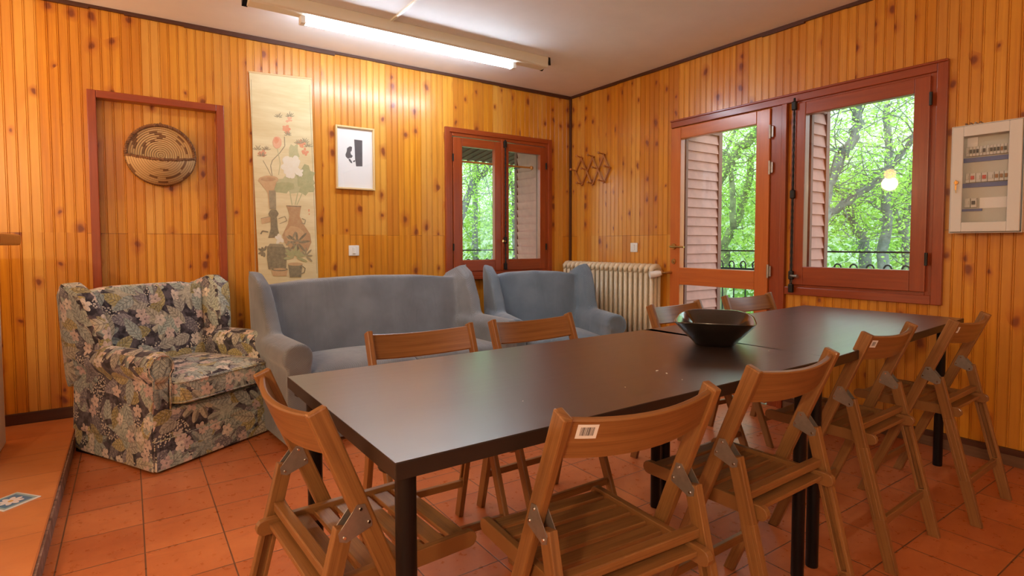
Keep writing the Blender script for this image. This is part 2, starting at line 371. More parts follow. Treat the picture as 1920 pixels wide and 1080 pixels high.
# ------------------------------------------------------------ mesh helpers
rng = random.Random(7)
class MB:
    def __init__(s): s.v = []; s.f = []; s.uv = []; s.m = []
    def face(s, pts, uvs=None, mi=0):
        b = len(s.v); s.v += [Vector(p) for p in pts]; s.f.append(list(range(b, b+len(pts))))
        s.uv.append(uvs or [(p[0], p[2]) for p in pts]); s.m.append(mi)
    def hexa(s, c, mi=0):      # 8 corners: bottom 4 (ccw) + top 4; uv u along the longest edge
        c = [Vector(p) for p in c]
        E = [(c[1]-c[0]).length, (c[3]-c[0]).length, (c[4]-c[0]).length]
        L = E.index(max(E)); axv = [c[1]-c[0], c[3]-c[0], c[4]-c[0]]
        for a in range(3):
            if axv[a].length > 1e-9: axv[a] = axv[a].normalized()
        off = rng.uniform(0, 20); o1, o2 = [i for i in range(3) if i != L]
        b = len(s.v); s.v += c
        for q in ((3, 2, 1, 0), (4, 5, 6, 7), (0, 1, 5, 4), (1, 2, 6, 5), (2, 3, 7, 6), (3, 0, 4, 7)):
            s.f.append([b+i for i in q])
            s.uv.append([((c[i]-c[0]).dot(axv[L])+off, (c[i]-c[0]).dot(axv[o1])+(c[i]-c[0]).dot(axv[o2])+off) for i in q]); s.m.append(mi)
    def box(s, x0, x1, y0, y1, z0, z1, mi=0):
        s.hexa([(x0, y0, z0), (x1, y0, z0), (x1, y1, z0), (x0, y1, z0), (x0, y0, z1), (x1, y0, z1), (x1, y1, z1), (x0, y1, z1)], mi); return s
    def beam(s, p0, p1, w, t, side=(1, 0, 0), mi=0):   # t along side, w across
        p0, p1 = Vector(p0), Vector(p1); d = (p1-p0).normalized(); sd = Vector(side); sd = (sd-d*sd.dot(d)).normalized(); up = d.cross(sd)
        a, b_ = sd*t/2, up*w/2
        s.hexa([p0-a-b_, p0+a-b_, p0+a+b_, p0-a+b_, p1-a-b_, p1+a-b_, p1+a+b_, p1-a+b_], mi); return s
    def tube(s, path, r, n=10, mi=0, closed=False, caps=True):
        path = [Vector(p) for p in path]; N = len(path); rs = r if isinstance(r, (list, tuple)) else [r]*N
        rings = []; prev = None
        for i, p in enumerate(path):
            if closed: d = path[(i+1) % N]-path[i-1]
            else: d = path[min(i+1, N-1)]-path[max(i-1, 0)]
            d.normalize()
            if prev is None:
                a = Vector((0, 0, 1)) if abs(d.z) < .9 else Vector((1, 0, 0)); a = (a-d*a.dot(d)).normalized()
            else:
                a = (prev-d*prev.dot(d)).normalized()
            prev = a; b = d.cross(a); k = len(s.v)
            for j in range(n):
                t = 2*PI*j/n; s.v.append(p+(a*math.cos(t)+b*math.sin(t))*rs[i])
            rings.append(k)
        L = 0
        for i in range(N if closed else N-1):
            A, B = rings[i], rings[(i+1) % N]; dl = (path[(i+1) % N]-path[i]).length
            for j in range(n):
                j2 = (j+1) % n
                s.f.append([A+j, A+j2, B+j2, B+j]); s.uv.append([(L, j*.01), (L, (j+1)*.01), (L+dl, (j+1)*.01), (L+dl, j*.01)]); s.m.append(mi)
            L += dl
        if caps and not closed:
            s.f.append([rings[0]+j for j in range(n)][::-1]); s.uv.append([(0, 0)]*n); s.m.append(mi)
            s.f.append([rings[-1]+j for j in range(n)]); s.uv.append([(0, 0)]*n); s.m.append(mi)
        return s
    def lathe(s, prof, n=32, origin=(0, 0, 0), axis='z', mi=0):
        o = Vector(origin); rings = []
        for (r, h) in prof:
            k = len(s.v)
            for j in range(n):
                a = 2*PI*j/n; x, y = r*math.cos(a), r*math.sin(a)
                p = {'z': (x, y, h), 'y': (x, h, y), 'x': (h, x, y)}[axis]; s.v.append(o+Vector(p))
            rings.append(k)
        for i in range(len(prof)-1):
            for j in range(n):
                j2 = (j+1) % n; s.f.append([rings[i]+j, rings[i]+j2, rings[i+1]+j2, rings[i+1]+j]); s.uv.append([(0, 0)]*4); s.m.append(mi)
        for k in (0, -1):
            if prof[k][0] > 1e-5: s.f.append([rings[k]+j for j in range(n)]); s.uv.append([(0, 0)]*n); s.m.append(mi)
        return s
    def prism(s, pts, d, mi=0):   # polygon extruded by vector d
        pts = [Vector(p) for p in pts]; d = Vector(d); n = len(pts); b = len(s.v)
        s.v += pts+[p+d for p in pts]
        s.f.append([b+i for i in range(n)][::-1]); s.uv.append([(0, 0)]*n); s.m.append(mi)
        s.f.append([b+n+i for i in range(n)]); s.uv.append([(0, 0)]*n); s.m.append(mi)
        L = 0
        for i in range(n):
            j = (i+1) % n; e = (pts[j]-pts[i]).length
            s.f.append([b+i, b+j, b+n+j, b+n+i]); s.uv.append([(L, 0), (L+e, 0), (L+e, d.length), (L, d.length)]); s.m.append(mi); L += e
        return s
    def hull(s, pts, mi=0):
        bm = bmesh.new()
        for p in pts: bm.verts.new(p)
        bmesh.ops.convex_hull(bm, input=bm.verts)
        bm.verts.index_update(); b = len(s.v)
        used = sorted({v.index for f in bm.faces for v in f.verts}); mp = {}
        bm.verts.ensure_lookup_table()
        for i in used: mp[i] = len(s.v); s.v.append(bm.verts[i].co.copy())
        for f in bm.faces: s.f.append([mp[v.index] for v in f.verts]); s.uv.append([(0, 0)]*len(f.verts)); s.m.append(mi)
        bm.free(); return s
    def build(s, name, mat, parent=None, smooth=False, bevel=0, seg=2, fix=True, loc=None):
        me = bpy.data.meshes.new(name); me.from_pydata(s.v, [], s.f)
        uvl = me.uv_layers.new(name='UVMap')
        i = 0; data = uvl.data
        for uvs in s.uv:
            for q in uvs: data[i].uv = q; i += 1
        mats = mat if isinstance(mat, (list, tuple)) else [mat]
        for m in mats: me.materials.append(MAT[m])
        for p, mi in zip(me.polygons, s.m): p.material_index = mi; p.use_smooth = bool(smooth)
        if fix:
            bm = bmesh.new(); bm.from_mesh(me); bmesh.ops.recalc_face_normals(bm, faces=bm.faces); bm.to_mesh(me); bm.free()
        if smooth and smooth != 'all':
            try: me.set_sharp_from_angle(angle=R(38))
            except Exception: pass
        o = bpy.data.objects.new(name, me); COL.objects.link(o)
        if parent: o.parent = parent
        if loc: o.location = loc
        if bevel:
            b = o.modifiers.new('bevel', 'BEVEL'); b.width = bevel; b.segments = seg; b.limit_method = 'ANGLE'; b.angle_limit = R(40)
        return o

def tag(o, label=None, cat=None, group=None, kind=None):
    if label: o['label'] = label
    if cat: o['category'] = cat
    if group: o['group'] = group
    if kind: o['kind'] = kind
    return o
def thing(name, loc, label, cat, rz=0, group=None):
    o = bpy.data.objects.new(name, None); COL.objects.link(o); o.location = loc; o.rotation_euler = (0, 0, rz)
    o.empty_display_size = .1
    return tag(o, label, cat, group)
def struct(name, mb, mat, **kw):
    o = mb.build(name, mat, **kw); o['kind'] = 'structure'; return o
def skids(o): return [c for c in bpy.data.objects if c.parent == o]
def copy_tree(o, parent=None, kids=None):
    c = o.copy(); COL.objects.link(c); c.parent = parent
    for ch in skids(o): copy_tree(ch, c)
    return c

# ------------------------------------------------------------ the room
H = 2.535; XL, YB = -6.6, -7.0
def boarding(mb, axis, u0, u1, z0, z1, depth=0.0, sgn=1):
    """tongue-and-groove boarding on a rectangle: real V grooves every 5 cm with a bead between"""
    prof = [(0, 0), (.0385, 0), (.0402, .003), (.0418, 0), (.0458, 0), (.0479, .003), (.05, 0)]
    us = []
    k = math.floor(u0/.05)
    while k*.05 < u1:
        for a, dpt in prof[:-1]:
            us.append((k*.05+a, dpt))
        k += 1
    us = [(u, d) for u, d in us if u0+1e-4 < u < u1-1e-4]
    us = [(u0, 0)]+us+[(u1, 0)]
    for (a, da), (b, db) in zip(us[:-1], us[1:]):
        if axis == 'x': q = [(a, da+depth, z0), (b, db+depth, z0), (b, db+depth, z1), (a, da+depth, z1)]
        else: q = [(da+depth, a, z0), (db+depth, b, z0), (db+depth, b, z1), (da+depth, a, z1)]
        mb.face(q, [(a, z0), (b, z0), (b, z1), (a, z1)])
# back wall y=0 (faces -y); openings: niche and window
mb = MB()
NX0, NX1, NZ0, NZ1 = -3.745, -3.085, .835, 2.0
BX0, BX1, BZ0, BZ1 = -1.345, -.29, .85, 2.05
for (a, b, c, d) in [(XL, NX0, 0, H), (NX0, NX1, 0, NZ0), (NX0, NX1, NZ1, H), (NX1, BX0, 0, H), (BX0, BX1, 0, BZ0), (BX0, BX1, BZ1, H), (BX1, 0, 0, H)]:
    boarding(mb, 'x', a, b, c, d)
boarding(mb, 'x', NX0, NX1, NZ0, NZ1, .055)
# solid masonry behind the boarding
for (a, b, c, d) in [(XL, BX0, 0, H), (BX0, BX1, 0, BZ0), (BX0, BX1, BZ1, H), (BX1, .25, 0, H)]:
    mb.box(a, b, .062, .25, c, d, 1)
struct('wall_back', mb, ['pine_boarding', 'outside_render'], fix=False)
# right wall x=0 (faces -x); openings: door and window
mb = MB()
DY0, DY1, DZ1 = -2.09, -1.26, 2.01
RY0, RY1, RZ0, RZ1 = -3.02, -2.235, .82, 2.03
for (a, b, c, d) in [(YB, RY0, 0, H), (RY0, RY1, 0, RZ0), (RY0, RY1, RZ1, H), (RY1, DY0, 0, H), (DY0, DY1, DZ1, H), (DY1, 0, 0, H)]:
    boarding(mb, 'y', a, b, c, d)
    mb.box(.006, .25, a, b, c, d, 1)
struct('wall_right', mb, ['pine_boarding', 'outside_render'], fix=False)
mb = MB(); mb.box(XL-.1, XL, YB, .25, 0, H); struct('wall_left', mb, 'white_plaster')
mb = MB(); mb.box(XL-.1, .25, YB-.1, YB, 0, H); struct('wall_front', mb, 'white_plaster')
mb = MB(); mb.box(XL, .25, YB, .25, -.12, 0); struct('floor', mb, 'terracotta_floor')
mb = MB(); mb.box(XL-.1, .3, YB-.1, .3, H, H+.15); struct('ceiling', mb, 'ceiling_plaster')
# raised platform on the left
PX, PH = -3.876, .075
mb = MB(); mb.box(XL, PX, YB, 0, .0, PH); struct('floor_platform', mb, 'terracotta_platform')
mb = MB(); mb.box(PX, PX+.008, YB, 0, 0, PH-.006); struct('trim_2', mb, 'mosaic_riser')
# skirting
mb = MB(); mb.box(XL, PX, -.016, 0, PH, PH+.065); mb.box(PX, 0, -.016, 0, 0, .075); struct('baseboard_back', mb, 'dark_skirting_wood', bevel=.003)
mb = MB(); mb.box(-.018, 0, YB, DY0-.11, 0, .055); mb.box(-.018, 0, DY1+.01, -.016, 0, .055)
mb.box(-.022, 0, YB, DY0-.11, .055, .085, 1); mb.box(-.022, 0, DY1+.01, -.016, .055, .085, 1)
struct('baseboard_right', mb, ['worn_skirting_wood', 'dark_skirting_wood'], bevel=.002)
# ragged dark strip under the ceiling
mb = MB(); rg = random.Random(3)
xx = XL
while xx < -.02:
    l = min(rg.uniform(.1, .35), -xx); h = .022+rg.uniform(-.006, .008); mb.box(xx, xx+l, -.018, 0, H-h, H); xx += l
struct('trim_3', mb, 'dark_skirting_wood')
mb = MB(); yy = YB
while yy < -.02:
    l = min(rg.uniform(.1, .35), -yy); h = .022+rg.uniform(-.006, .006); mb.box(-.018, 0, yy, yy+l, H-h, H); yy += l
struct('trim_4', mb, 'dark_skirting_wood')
mb = MB(); mb.box(-.022, 0, -.022, 0, .08, H-.02); struct('trim_5', mb, 'dark_skirting_wood', bevel=.003)

def frame_y(mb, x0, x1, z0, z1, w, y0, y1, wb=None, mi=0):      # rectangular frame lying in an x-z plane
    wb = w if wb is None else wb
    mb.box(x0, x0+w, y0, y1, z0, z1, mi); mb.box(x1-w, x1, y0, y1, z0, z1, mi)
    mb.box(x0+w, x1-w, y0, y1, z1-w, z1, mi); mb.box(x0+w, x1-w, y0, y1, z0, z0+wb, mi)
def frame_x(mb, y0, y1, z0, z1, w, x0, x1, wb=None, wt=None, mi=0):
    wb = w if wb is None else wb; wt = w if wt is None else wt
    mb.box(x0, x1, y0, y0+w, z0, z1, mi); mb.box(x0, x1, y1-w, y1, z0, z1, mi)
    mb.box(x0, x1, y0+w, y1-w, z1-wt, z1, mi); mb.box(x0, x1, y0+w, y1-w, z0, z0+wb, mi)

# niche frame (blocked-up doorway) ---------------------------------------
mb = MB(); frame_y(mb, -3.782, -3.048, .793, 2.036, .045, -.020, .056)
struct('trim_1', mb, 'red_varnished_wood', bevel=.004)

# window in the back wall ---------------------------------------------------
w1 = bpy.data.objects.new('window_1', None); COL.objects.link(w1); w1.location = (-.82, 0, .8); w1['kind'] = 'structure'
def rel(mb, o): 
    for i, v in enumerate(mb.v): mb.v[i] = v-Vector(o)
    return mb
def part(name, mb, mat, par, o, **kw): return rel(mb, o).build(name, mat, parent=par, **kw)
O1 = (-.82, 0, .8)
mb = MB(); frame_y(mb, -1.388, -.248, .815, 2.093, .042, -.022, .02); frame_y(mb, -1.352, -.284, .85, 2.057, .035, -.010, .12); mb.box(-1.40, -.236, -.040, .02, .797, .822)
part('window_frame', mb, 'red_varnished_wood', w1, O1, bevel=.004)
mb = MB(); mb.box(-.826, -.786, -.028, .04, .87, 2.035); part('center_post', mb, 'red_varnished_wood', w1, O1, bevel=.004)
for (a, b, ga, gb) in [(-1.312, -.826, -1.224, -.893), (-.786, -.322, -.744, -.385)]:
    mb = MB(); z0, z1, g0, g1 = .868, 2.015, .968, 1.942
    mb.box(a, ga, -.016, .03, z0, z1); mb.box(gb, b, -.016, .03, z0, z1); mb.box(ga, gb, -.016, .03, g1, z1); mb.box(ga, gb, -.016, .03, z0, g0)
    s = part('sash', mb, 'red_varnished_wood', w1, O1, bevel=.004)
    mb = MB(); mb.box(ga-.004, gb+.004, .012, .016, g0-.004, g1+.004); part('glass_pane', mb, 'window_glass', s, O1)
    for hz in (1.08, 1.84):
        hx = a-.004 if a < -1 else b+.004
        mb = MB(); mb.tube([(hx, -.020, hz-.03), (hx, -.020, hz+.03)], .007, 8); part('hinge', mb, 'black_iron', s, O1, smooth=True)
def rod(mb, x, y, z0, z1, r=.0055):   # twisted bolt rod
    n = 60
    for k in range(2):
        pts = [(x+.003*math.cos(2*PI*14*i/n+k*PI), y+.003*math.sin(2*PI*14*i/n+k*PI), z0+(z1-z0)*i/n) for i in range(n+1)]
        mb.tube(pts, r, 6)
mb = MB(); rod(mb, -.797, -.040, .90, 2.035); rr_ = part('bolt_rod', mb, 'black_iron', w1, O1, smooth=True)
mb = MB()
for hz in (1.995, 1.14, .905): mb.box(-.812, -.782, -.050, -.026, hz-.03, hz+.03)
part('rod_guide', mb, 'black_iron', w1, O1, bevel=.006)
mb = MB(); mb.tube([(-.80, -.045, 1.13), (-.815, -.062, 1.13), (-.842, -.066, 1.133)], [.006, .007, .011], 10); part('handle', mb, 'brass', w1, O1, smooth=True)

# window in the right wall --------------------------------------------------
w2 = bpy.data.objects.new('window_2', None); COL.objects.link(w2); w2.location = (0, -2.63, .77); w2['kind'] = 'structure'; O2 = (0, -2.63, .77)
mb = MB()
mb.box(-.024, .01, -3.069, -3.019, .772, 2.072); mb.box(-.024, .01, -3.019, -2.20, .772, .822)     # outer architrave
mb.box(-.024, .01, -3.019, -1.247, 2.020, 2.072)
mb.box(-.034, .0, -3.069, -1.247, 2.064, 2.078)
frame_x(mb, -3.022, -2.225, .815, 2.028, .034, -.012, .12)
part('window_frame', mb, 'red_varnished_wood', w2, O2, bevel=.004)
mb = MB(); a, b, ga, gb, z0, z1, g0, g1 = -2.995, -2.262, -2.920, -2.326, .840, 2.005, .957, 1.925
for q in [(a, ga, z0, z1), (gb, b, z0, z1), (ga, gb, g1, z1), (ga, gb, z0, g0)]: mb.box(-.034, .02, q[0], q[1], q[2], q[3])
s = part('sash', mb, 'red_varnished_wood', w2, O2, bevel=.004)
mb = MB(); mb.box(-.004, .0, ga-.004, gb+.004, g0-.004, g1+.004); part('glass_pane', mb, 'window_glass', s, O2)
for hz in (1.02, 1.88):
    mb = MB(); mb.tube([(-.038, -3.000, hz-.035), (-.038, -3.000, hz+.035)], .008, 8); part('hinge', mb, 'black_iron', s, O2, smooth=True)
mb = MB(); rod(mb, -.044, -2.258, .80, 2.04); part('bolt_rod', mb, 'black_iron', w2, O2, smooth=True)
mb = MB()
for hz in (1.99, 1.424, .90, .815): mb.box(-.058, -.034, -2.274, -2.244, hz-.028, hz+.028)
part('rod_guide', mb, 'black_iron', w2, O2, bevel=.006)
mb = MB(); mb.tube([(-.05, -2.258, .90), (-.068, -2.275, .898), (-.072, -2.315, .896)], [.007, .007, .012], 10); part('handle', mb, 'steel', w2, O2, smooth=True)

# glazed door ---------------------------------------------------------------
d1 = bpy.data.objects.new('door_1', None); COL.objects.link(d1); d1.location = (0, -1.67, 0); d1['kind'] = 'structure'; OD = (0, -1.67, 0)
mb = MB(); mb.box(-.030, .10, -2.200, -2.165, 0, 2.02); mb.box(-.016, .10, -2.165, -2.088, 0, 2.02); mb.box(-.012, .10, -1.262, -1.247, 0, 2.02)
part('door_frame', mb, 'red_varnished_wood', d1, OD, bevel=.003)
mb = MB(); ya, yb, g1y, g2y = -2.085, -1.256, -1.987, -1.350
for q in [(ya, g1y, .01, 2.012), (g2y, yb, .01, 2.012), (g1y, g2y, 1.922, 2.012), (g1y, g2y, .785, .918), (g1y, g2y, .01, .14)]:
    mb.box(-.030, .024, q[0], q[1], q[2], q[3])
dl = part('door_leaf', mb, 'door_wood', d1, OD, bevel=.004)
for (z0, z1) in ((.918, 1.922), (.14, .785)):
    mb = MB(); mb.box(-.004, 0, g1y-.004, g2y+.004, z0-.004, z1+.004); part('glass_pane', mb, 'window_glass', dl, OD)
mb = MB()
for hz in (1.855, 1.616, .919): mb.tube([(-.036, -2.090, hz-.045), (-.036, -2.090, hz+.045)], .0075, 10); mb.box(-.032, -.029, -2.110, -2.092, hz-.035, hz+.035)
part('hinge', mb, 'steel', dl, OD, smooth=True)
mb = MB(); mb.lathe([(.0, -.040), (.022, -.040), (.024, -.030)], 20, (0, -1.296, 1.084), 'x')
mb.tube([(-.035, -1.296, 1.084), (-.075, -1.296, 1.084), (-.080, -1.315, 1.084), (-.078, -1.43, 1.080)], [.009, .009, .009, .007], 10)
part('door_handle', mb, 'brass', dl, OD, smooth=True)
mb = MB(); mb.lathe([(.0, -.037), (.020, -.037), (.022, -.030)], 20, (0, -1.296, .965), 'x'); mb.lathe([(.0, -.043), (.009, -.043), (.009, -.036)], 14, (0, -1.296, .965), 'x')
part('keyhole', mb, 'brass', dl, OD, smooth=True)

# ------------------------------------------------------------ outside
OUT = random.Random(11)
mb = MB(); mb.box(.25, 1.55, -8, 1.55, -.2, -.02); mb.box(-8, .25, .25, 1.55, -.2, -.02); struct('balcony_deck', mb, 'deck_concrete')
def railing(name, p0, p1, label):
    p0, p1 = Vector(p0), Vector(p1); L = (p1-p0).length; d = (p1-p0)/L
    root = thing(name, p0, label, 'railing')
    rz = math.atan2(d.y, d.x); root.rotation_euler = (0, 0, rz)
    mb = MB(); mb.beam((0, 0, 1.035), (L, 0, 1.035), .014, .014, (0, 1, 0)); mb.beam((0, 0, .86), (L, 0, .86), .02, .014, (0, 1, 0)); mb.beam((0, 0, .08), (L, 0, .08), .02, .014, (0, 1, 0))
    mb.build('top_rail', 'black_iron', root)
    mb = MB(); x = .06
    while x < L:
        pts = [(x, 0, .06), (x, 0, .89)]+[(x+.028-.028*math.cos(a), 0, .90+.034*math.sin(a)) for a in [PI*i/6 for i in range(0, 9)]]
        mb.tube(pts, .007, 5); mb.lathe([(0, -.016), (.014, 0), (0, .016)], 8, (x+.05, 0, .895)); x += .125
    mb.build('scroll_bars', 'black_iron', root, smooth=True)
    return root
railing('iron_railing', (1.3, -7.5, 0), (1.3, 1.3, 0), 'black wrought iron railing with scroll tops outside the glazed door and right window')
railing('iron_railing', (-7.5, 1.3, 0), (1.3, 1.3, 0), 'black wrought iron railing seen low outside the small back window')
def shutter(loc, rz, wd, z0, z1, label, group=None):
    root = thing('louvered_shutter', (loc[0], loc[1], z0), label, 'shutter', rz, group)
    h = z1-z0; mb = MB()
    mb.box(0, .03, -.02, .02, 0, h); mb.box(wd-.045, wd, -.02, .02, 0, h); mb.box(.03, wd-.045, -.02, .02, 0, .05); mb.box(.03, wd-.045, -.02, .02, h-.05, h)
    mb.build('shutter_frame', 'shutter_frame', root, bevel=.003)
    mb = MB(); z = .05
    while z < h-.06:
        e = min(z+.078, h-.05)
        mb.hexa([(.03, -.016, z), (wd-.045, -.016, z), (wd-.045, .006, z), (.03, .006, z), (.03, -.001, e), (wd-.045, -.001, e), (wd-.045, .020, e), (.03, .020, e)]); z += .075
    mb.build('louvers', 'shutter_paint', root)
shutter((.055, -1.315), 0, .47, .0, 2.05, 'open reddish louvered shutter seen through the glazed door')
shutter((.085, -2.285), 0, .24, .80, 2.02, 'narrow open brown louvered shutter seen through the large right window')
shutter((-.285, .13), PI/2, .40, .80, 2.10, 'open pinkish louvered shutter seen through the right pane of the small back window')
mb = MB(); mb.hexa([(-7.5, .25, 2.20), (1.6, .25, 2.20), (1.6, 1.35, 2.06), (-7.5, 1.35, 2.06), (-7.5, .25, 2.5), (1.6, .25, 2.5), (1.6, 1.35, 2.30), (-7.5, 1.35, 2.30)])
for k in range(90): mb.hexa([(-7.5+k*.1, .26, 2.19), (-7.47+k*.1, .26, 2.19), (-7.47+k*.1, 1.34, 2.05), (-7.5+k*.1, 1.34, 2.05), (-7.5+k*.1, .26, 2.21), (-7.47+k*.1, .26, 2.21), (-7.47+k*.1, 1.34, 2.07), (-7.5+k*.1, 1.34, 2.07)])
struct('roof_eave', mb, 'eave_boards')
cr = thing('curtain_rod', (-.9, .12, 1.835), 'thin wooden rod with round finial across the top of the small back window', 'rod')
mb = MB(); mb.tube([(-.50, 0, 0), (.50, 0, 0)], .009, 10); mb.build('rod', 'mantel_wood', cr, smooth=True)
mb = MB(); mb.lathe([(0, -.022), (.016, -.014), (.020, 0), (.016, .014), (0, .022)], 14, (.51, 0, 0)); mb.build('finial', 'mantel_wood', cr, smooth=True)
mb = MB(); mb.beam((.40, 0, 0), (.40, .13, 0), .012, .012, (0, 0, 1)); mb.build('bracket', 'black_iron', cr)
mb = MB(); mb.beam((-.40, 0, 0), (-.40, .13, 0), .012, .012, (0, 0, 1)); mb.build('bracket', 'black_iron', cr)

# wooded slope ---------------------------------------------------------------
def ground_z(x, y):
    d = max(0, x-1.5) if x > y else max(0, y-1.5)
    d = max(max(0, x-1.5), max(0, y-1.5))
    return -2.2+(.0 if d < 5 else (d-5)*.34)+.5*noise.noise(Vector((x*.25, y*.25, 0)))
mb = MB(); N = 44
def gp(i, j): 
    x = -24+i*2.0; y = -24+j*2.0; return (x, y, ground_z(x, y))
for i in range(N):
    for j in range(N):
        x = -24+i*2.0+1; y = -24+j*2.0+1
        if x < 1.5 and y < 1.5: continue
        mb.face([gp(i, j), gp(i+1, j), gp(i+1, j+1), gp(i, j+1)])
t = NT('forest_floor'); n = t.noise(t.obj(), .9, 8, .7, .5)
t.bsdf(t.ramp(n, [(.3, (.14, .22, .09)), (.48, (.34, .46, .24)), (.6, (.52, .60, .46)), (.75, (.60, .64, .58))]), .95); MAT['forest_floor'] = t.m
struct('wooded_hillside', mb, 'forest_floor', smooth='all')

def leaf_cloud(mb, pts, n, spread, size, rg):
    for _ in range(n):
        c = rg.choice(pts)
        p = c+Vector((rg.gauss(0, spread), rg.gauss(0, spread), rg.gauss(0, spread*.55)))
        a = Vector((rg.gauss(0, 1), rg.gauss(0, 1), rg.gauss(0, .6))).normalized(); b = a.cross(Vector((rg.gauss(0, 1), rg.gauss(0, 1), rg.gauss(0, 1)))).normalized()
        s = size*rg.uniform(.6, 1.3)
        mb.face([p-a*s, p-b*s*.55, p+a*s, p+b*s*.55])
def make_tree(x, y, h, rg, lean, r0, leafm, label, nleaf=5500, size=.055, spread=.33, bark='bark', low=.25):
    gz = ground_z(x, y); root = thing('spring_tree', (x, y, gz), label, 'tree', 0, label.split(' tree')[0]+' trees on the slope outside')
    tk = MB(); tips = []
    def grow(p, d, L, r, lev):
        n = 7; pts = [p.copy()]; rs = [r]
        for i in range(n):
            d = (d+Vector((rg.gauss(0, .13), rg.gauss(0, .13), rg.gauss(0, .07)+.02))).normalized(); p = p+d*L/n
            pts.append(p.copy()); rs.append(r*(1-.6*(i+1)/n))
            if lev >= 1 and i >= 2: tips.append(p.copy())
            if lev < 3 and i >= (3 if lev == 0 else 2) and rg.random() < (.95 if lev == 0 else .62):
                a = rg.uniform(0, 2*PI); side = Vector((math.cos(a), math.sin(a), rg.uniform(.1, .75))).normalized()
                grow(p.copy(), (d*.55+side*.8).normalized(), L*rg.uniform(.36, .58), rs[-1]*.62, lev+1)
        tk.tube(pts, rs, 7 if lev < 2 else 5)
    grow(Vector((0, 0, -.2)), Vector((lean[0], lean[1], 1)).normalized(), h, r0, 0)
    tk.build('trunk', bark, root, smooth='all', fix=False)
    lf = MB(); leaf_cloud(lf, tips, nleaf, spread, size, rg); lf.build('foliage', leafm, root, fix=False)
def ray(px, py): return d_+r2*((px-960)/F)-u2*((py-540-SHIFT)/F)
def on_x(px, py, x): v = ray(px, py); return CAM+v*((x-CAM.x)/v.x)
def on_y(px, py, y): v = ray(px, py); return CAM+v*((y-CAM.y)/v.y)
def branch_tree(axis, dist, lines, label, rg, leafm='young_leaves', nleaf=4500, size=.05, spread=.4, bark='bark'):
    P = [[(on_x if axis == 'x' else on_y)(px, py, dist) for px, py in ln[0]] for ln in lines]
    base = P[0][0].copy(); gz = ground_z(base.x, base.y); root = thing('spring_tree', (base.x, base.y, gz), label, 'tree', 0)
    o = Vector((base.x, base.y, gz)); tk = MB(); tips = []
    for (ln, rr), pts in zip(lines, P):
        pts = [p-o for p in pts]
        dep = rg.uniform(-.5, .5)
        for i in range(1, len(pts)):
            if axis == 'x': pts[i].x += dep*i/len(pts)
            else: pts[i].y += dep*i/len(pts)
        if ln is lines[0][0] or pts[0].z < 3 and rr > .07: pts = [Vector((pts[0].x, pts[0].y, -.3))]+pts
        fine = [pts[0]]
        for a, b in zip(pts[:-1], pts[1:]):
            for k in range(1, 5): fine.append(a.lerp(b, k/4)+Vector((rg.gauss(0, .02), rg.gauss(0, .02), rg.gauss(0, .02))))
        n = len(fine); tk.tube(fine, [rr*(1-.55*i/n) for i in range(n)], 8)
        for i, p in enumerate(fine[n//3:]):
            for _ in range(2):
                dd = Vector((rg.gauss(0, 1), rg.gauss(0, 1), rg.gauss(.3, .7))).normalized(); L = rg.uniform(.5, 1.5)
                tw = [p+dd*L*k/5+Vector((rg.gauss(0, .05), rg.gauss(0, .05), rg.gauss(0, .05)))*k*.6 for k in range(6)]
                tk.tube(tw, [.009*(1-.8*k/5)+.0015 for k in range(6)], 5); tips += tw[2:]
    tk.build('trunk', bark, root, smooth='all', fix=False)
    lf = MB(); leaf_cloud(lf, tips, nleaf, spread, size, rg); lf.build('foliage', leafm, root, fix=False)
branch_tree('x', 5.2, [([(1540, 420), (1552, 350), (1575, 300), (1598, 262), (1612, 205), (1640, 120)], .11)], 'thick leaning tree branch rising left behind the large right window', OUT, nleaf=2400, size=.024)
branch_tree('x', 6.0, [([(1530, 430), (1552, 400), (1600, 368), (1650, 330), (1680, 290), (1710, 240), (1760, 180)], .075)], 'slender branch crossing the large right window diagonally', OUT, nleaf=2000, size=.024)
branch_tree('x', 9.0, [([(1626, 500), (1620, 450), (1604, 405), (1596, 370)], .13), ([(1626, 480), (1612, 430), (1598, 400), (1580, 350), (1566, 310)], .10)], 'forked trunk low in the middle of the large right window', OUT, nleaf=3600, size=.03)
branch_tree('x', 8.2, [([(1655, 495), (1661, 430), (1664, 380), (1668, 280), (1662, 200)], .12), ([(1664, 400), (1640, 380), (1600, 372)], .03)], 'straight trunk standing in the large right window under the lamp glow', OUT, nleaf=3600, size=.03)
branch_tree('x', 10, [([(1700, 520), (1692, 450), (1698, 380), (1694, 300)], .10), ([(1692, 440), (1682, 390), (1672, 350)], .06), ([(1692, 430), (1706, 380), (1718, 330)], .05)], 'thin forked tree at the right of the large right window', OUT, nleaf=3800, size=.034)
branch_tree('x', 5.6, [([(1340, 350), (1362, 300), (1395, 255), (1425, 220), (1470, 170)], .13), ([(1376, 430), (1380, 330), (1392, 290)], .06)], 'mossy leaning trunk high in the glazed door', OUT, 'young_leaves', 4200, .025, bark='mossy_bark')
branch_tree('x', 7.0, [([(1352, 540), (1362, 460), (1392, 400), (1412, 340), (1424, 290)], .12)], 'mossy crooked trunk low in the glazed door', OUT, 'young_leaves', 4600, .028, bark='mossy_bark')
branch_tree('y', 5.6, [([(850, 440), (872, 385), (896, 340), (925, 305), (960, 260)], .10), ([(905, 335), (890, 300), (885, 270)], .03)], 'leaning grey trunk in the left pane of the small back window', OUT, nleaf=5200, size=.028)
branch_tree('y', 6.2, [([(968, 520), (966, 430), (962, 360), (950, 335), (920, 310)], .12)], 'bent grey trunk in the right pane of the small back window', OUT, nleaf=5200, size=.028)
kinds = [('young_leaves', 'fresh green young tree further up the slope outside'), ('pale_leaves', 'pale green airy tree further up the slope outside')]
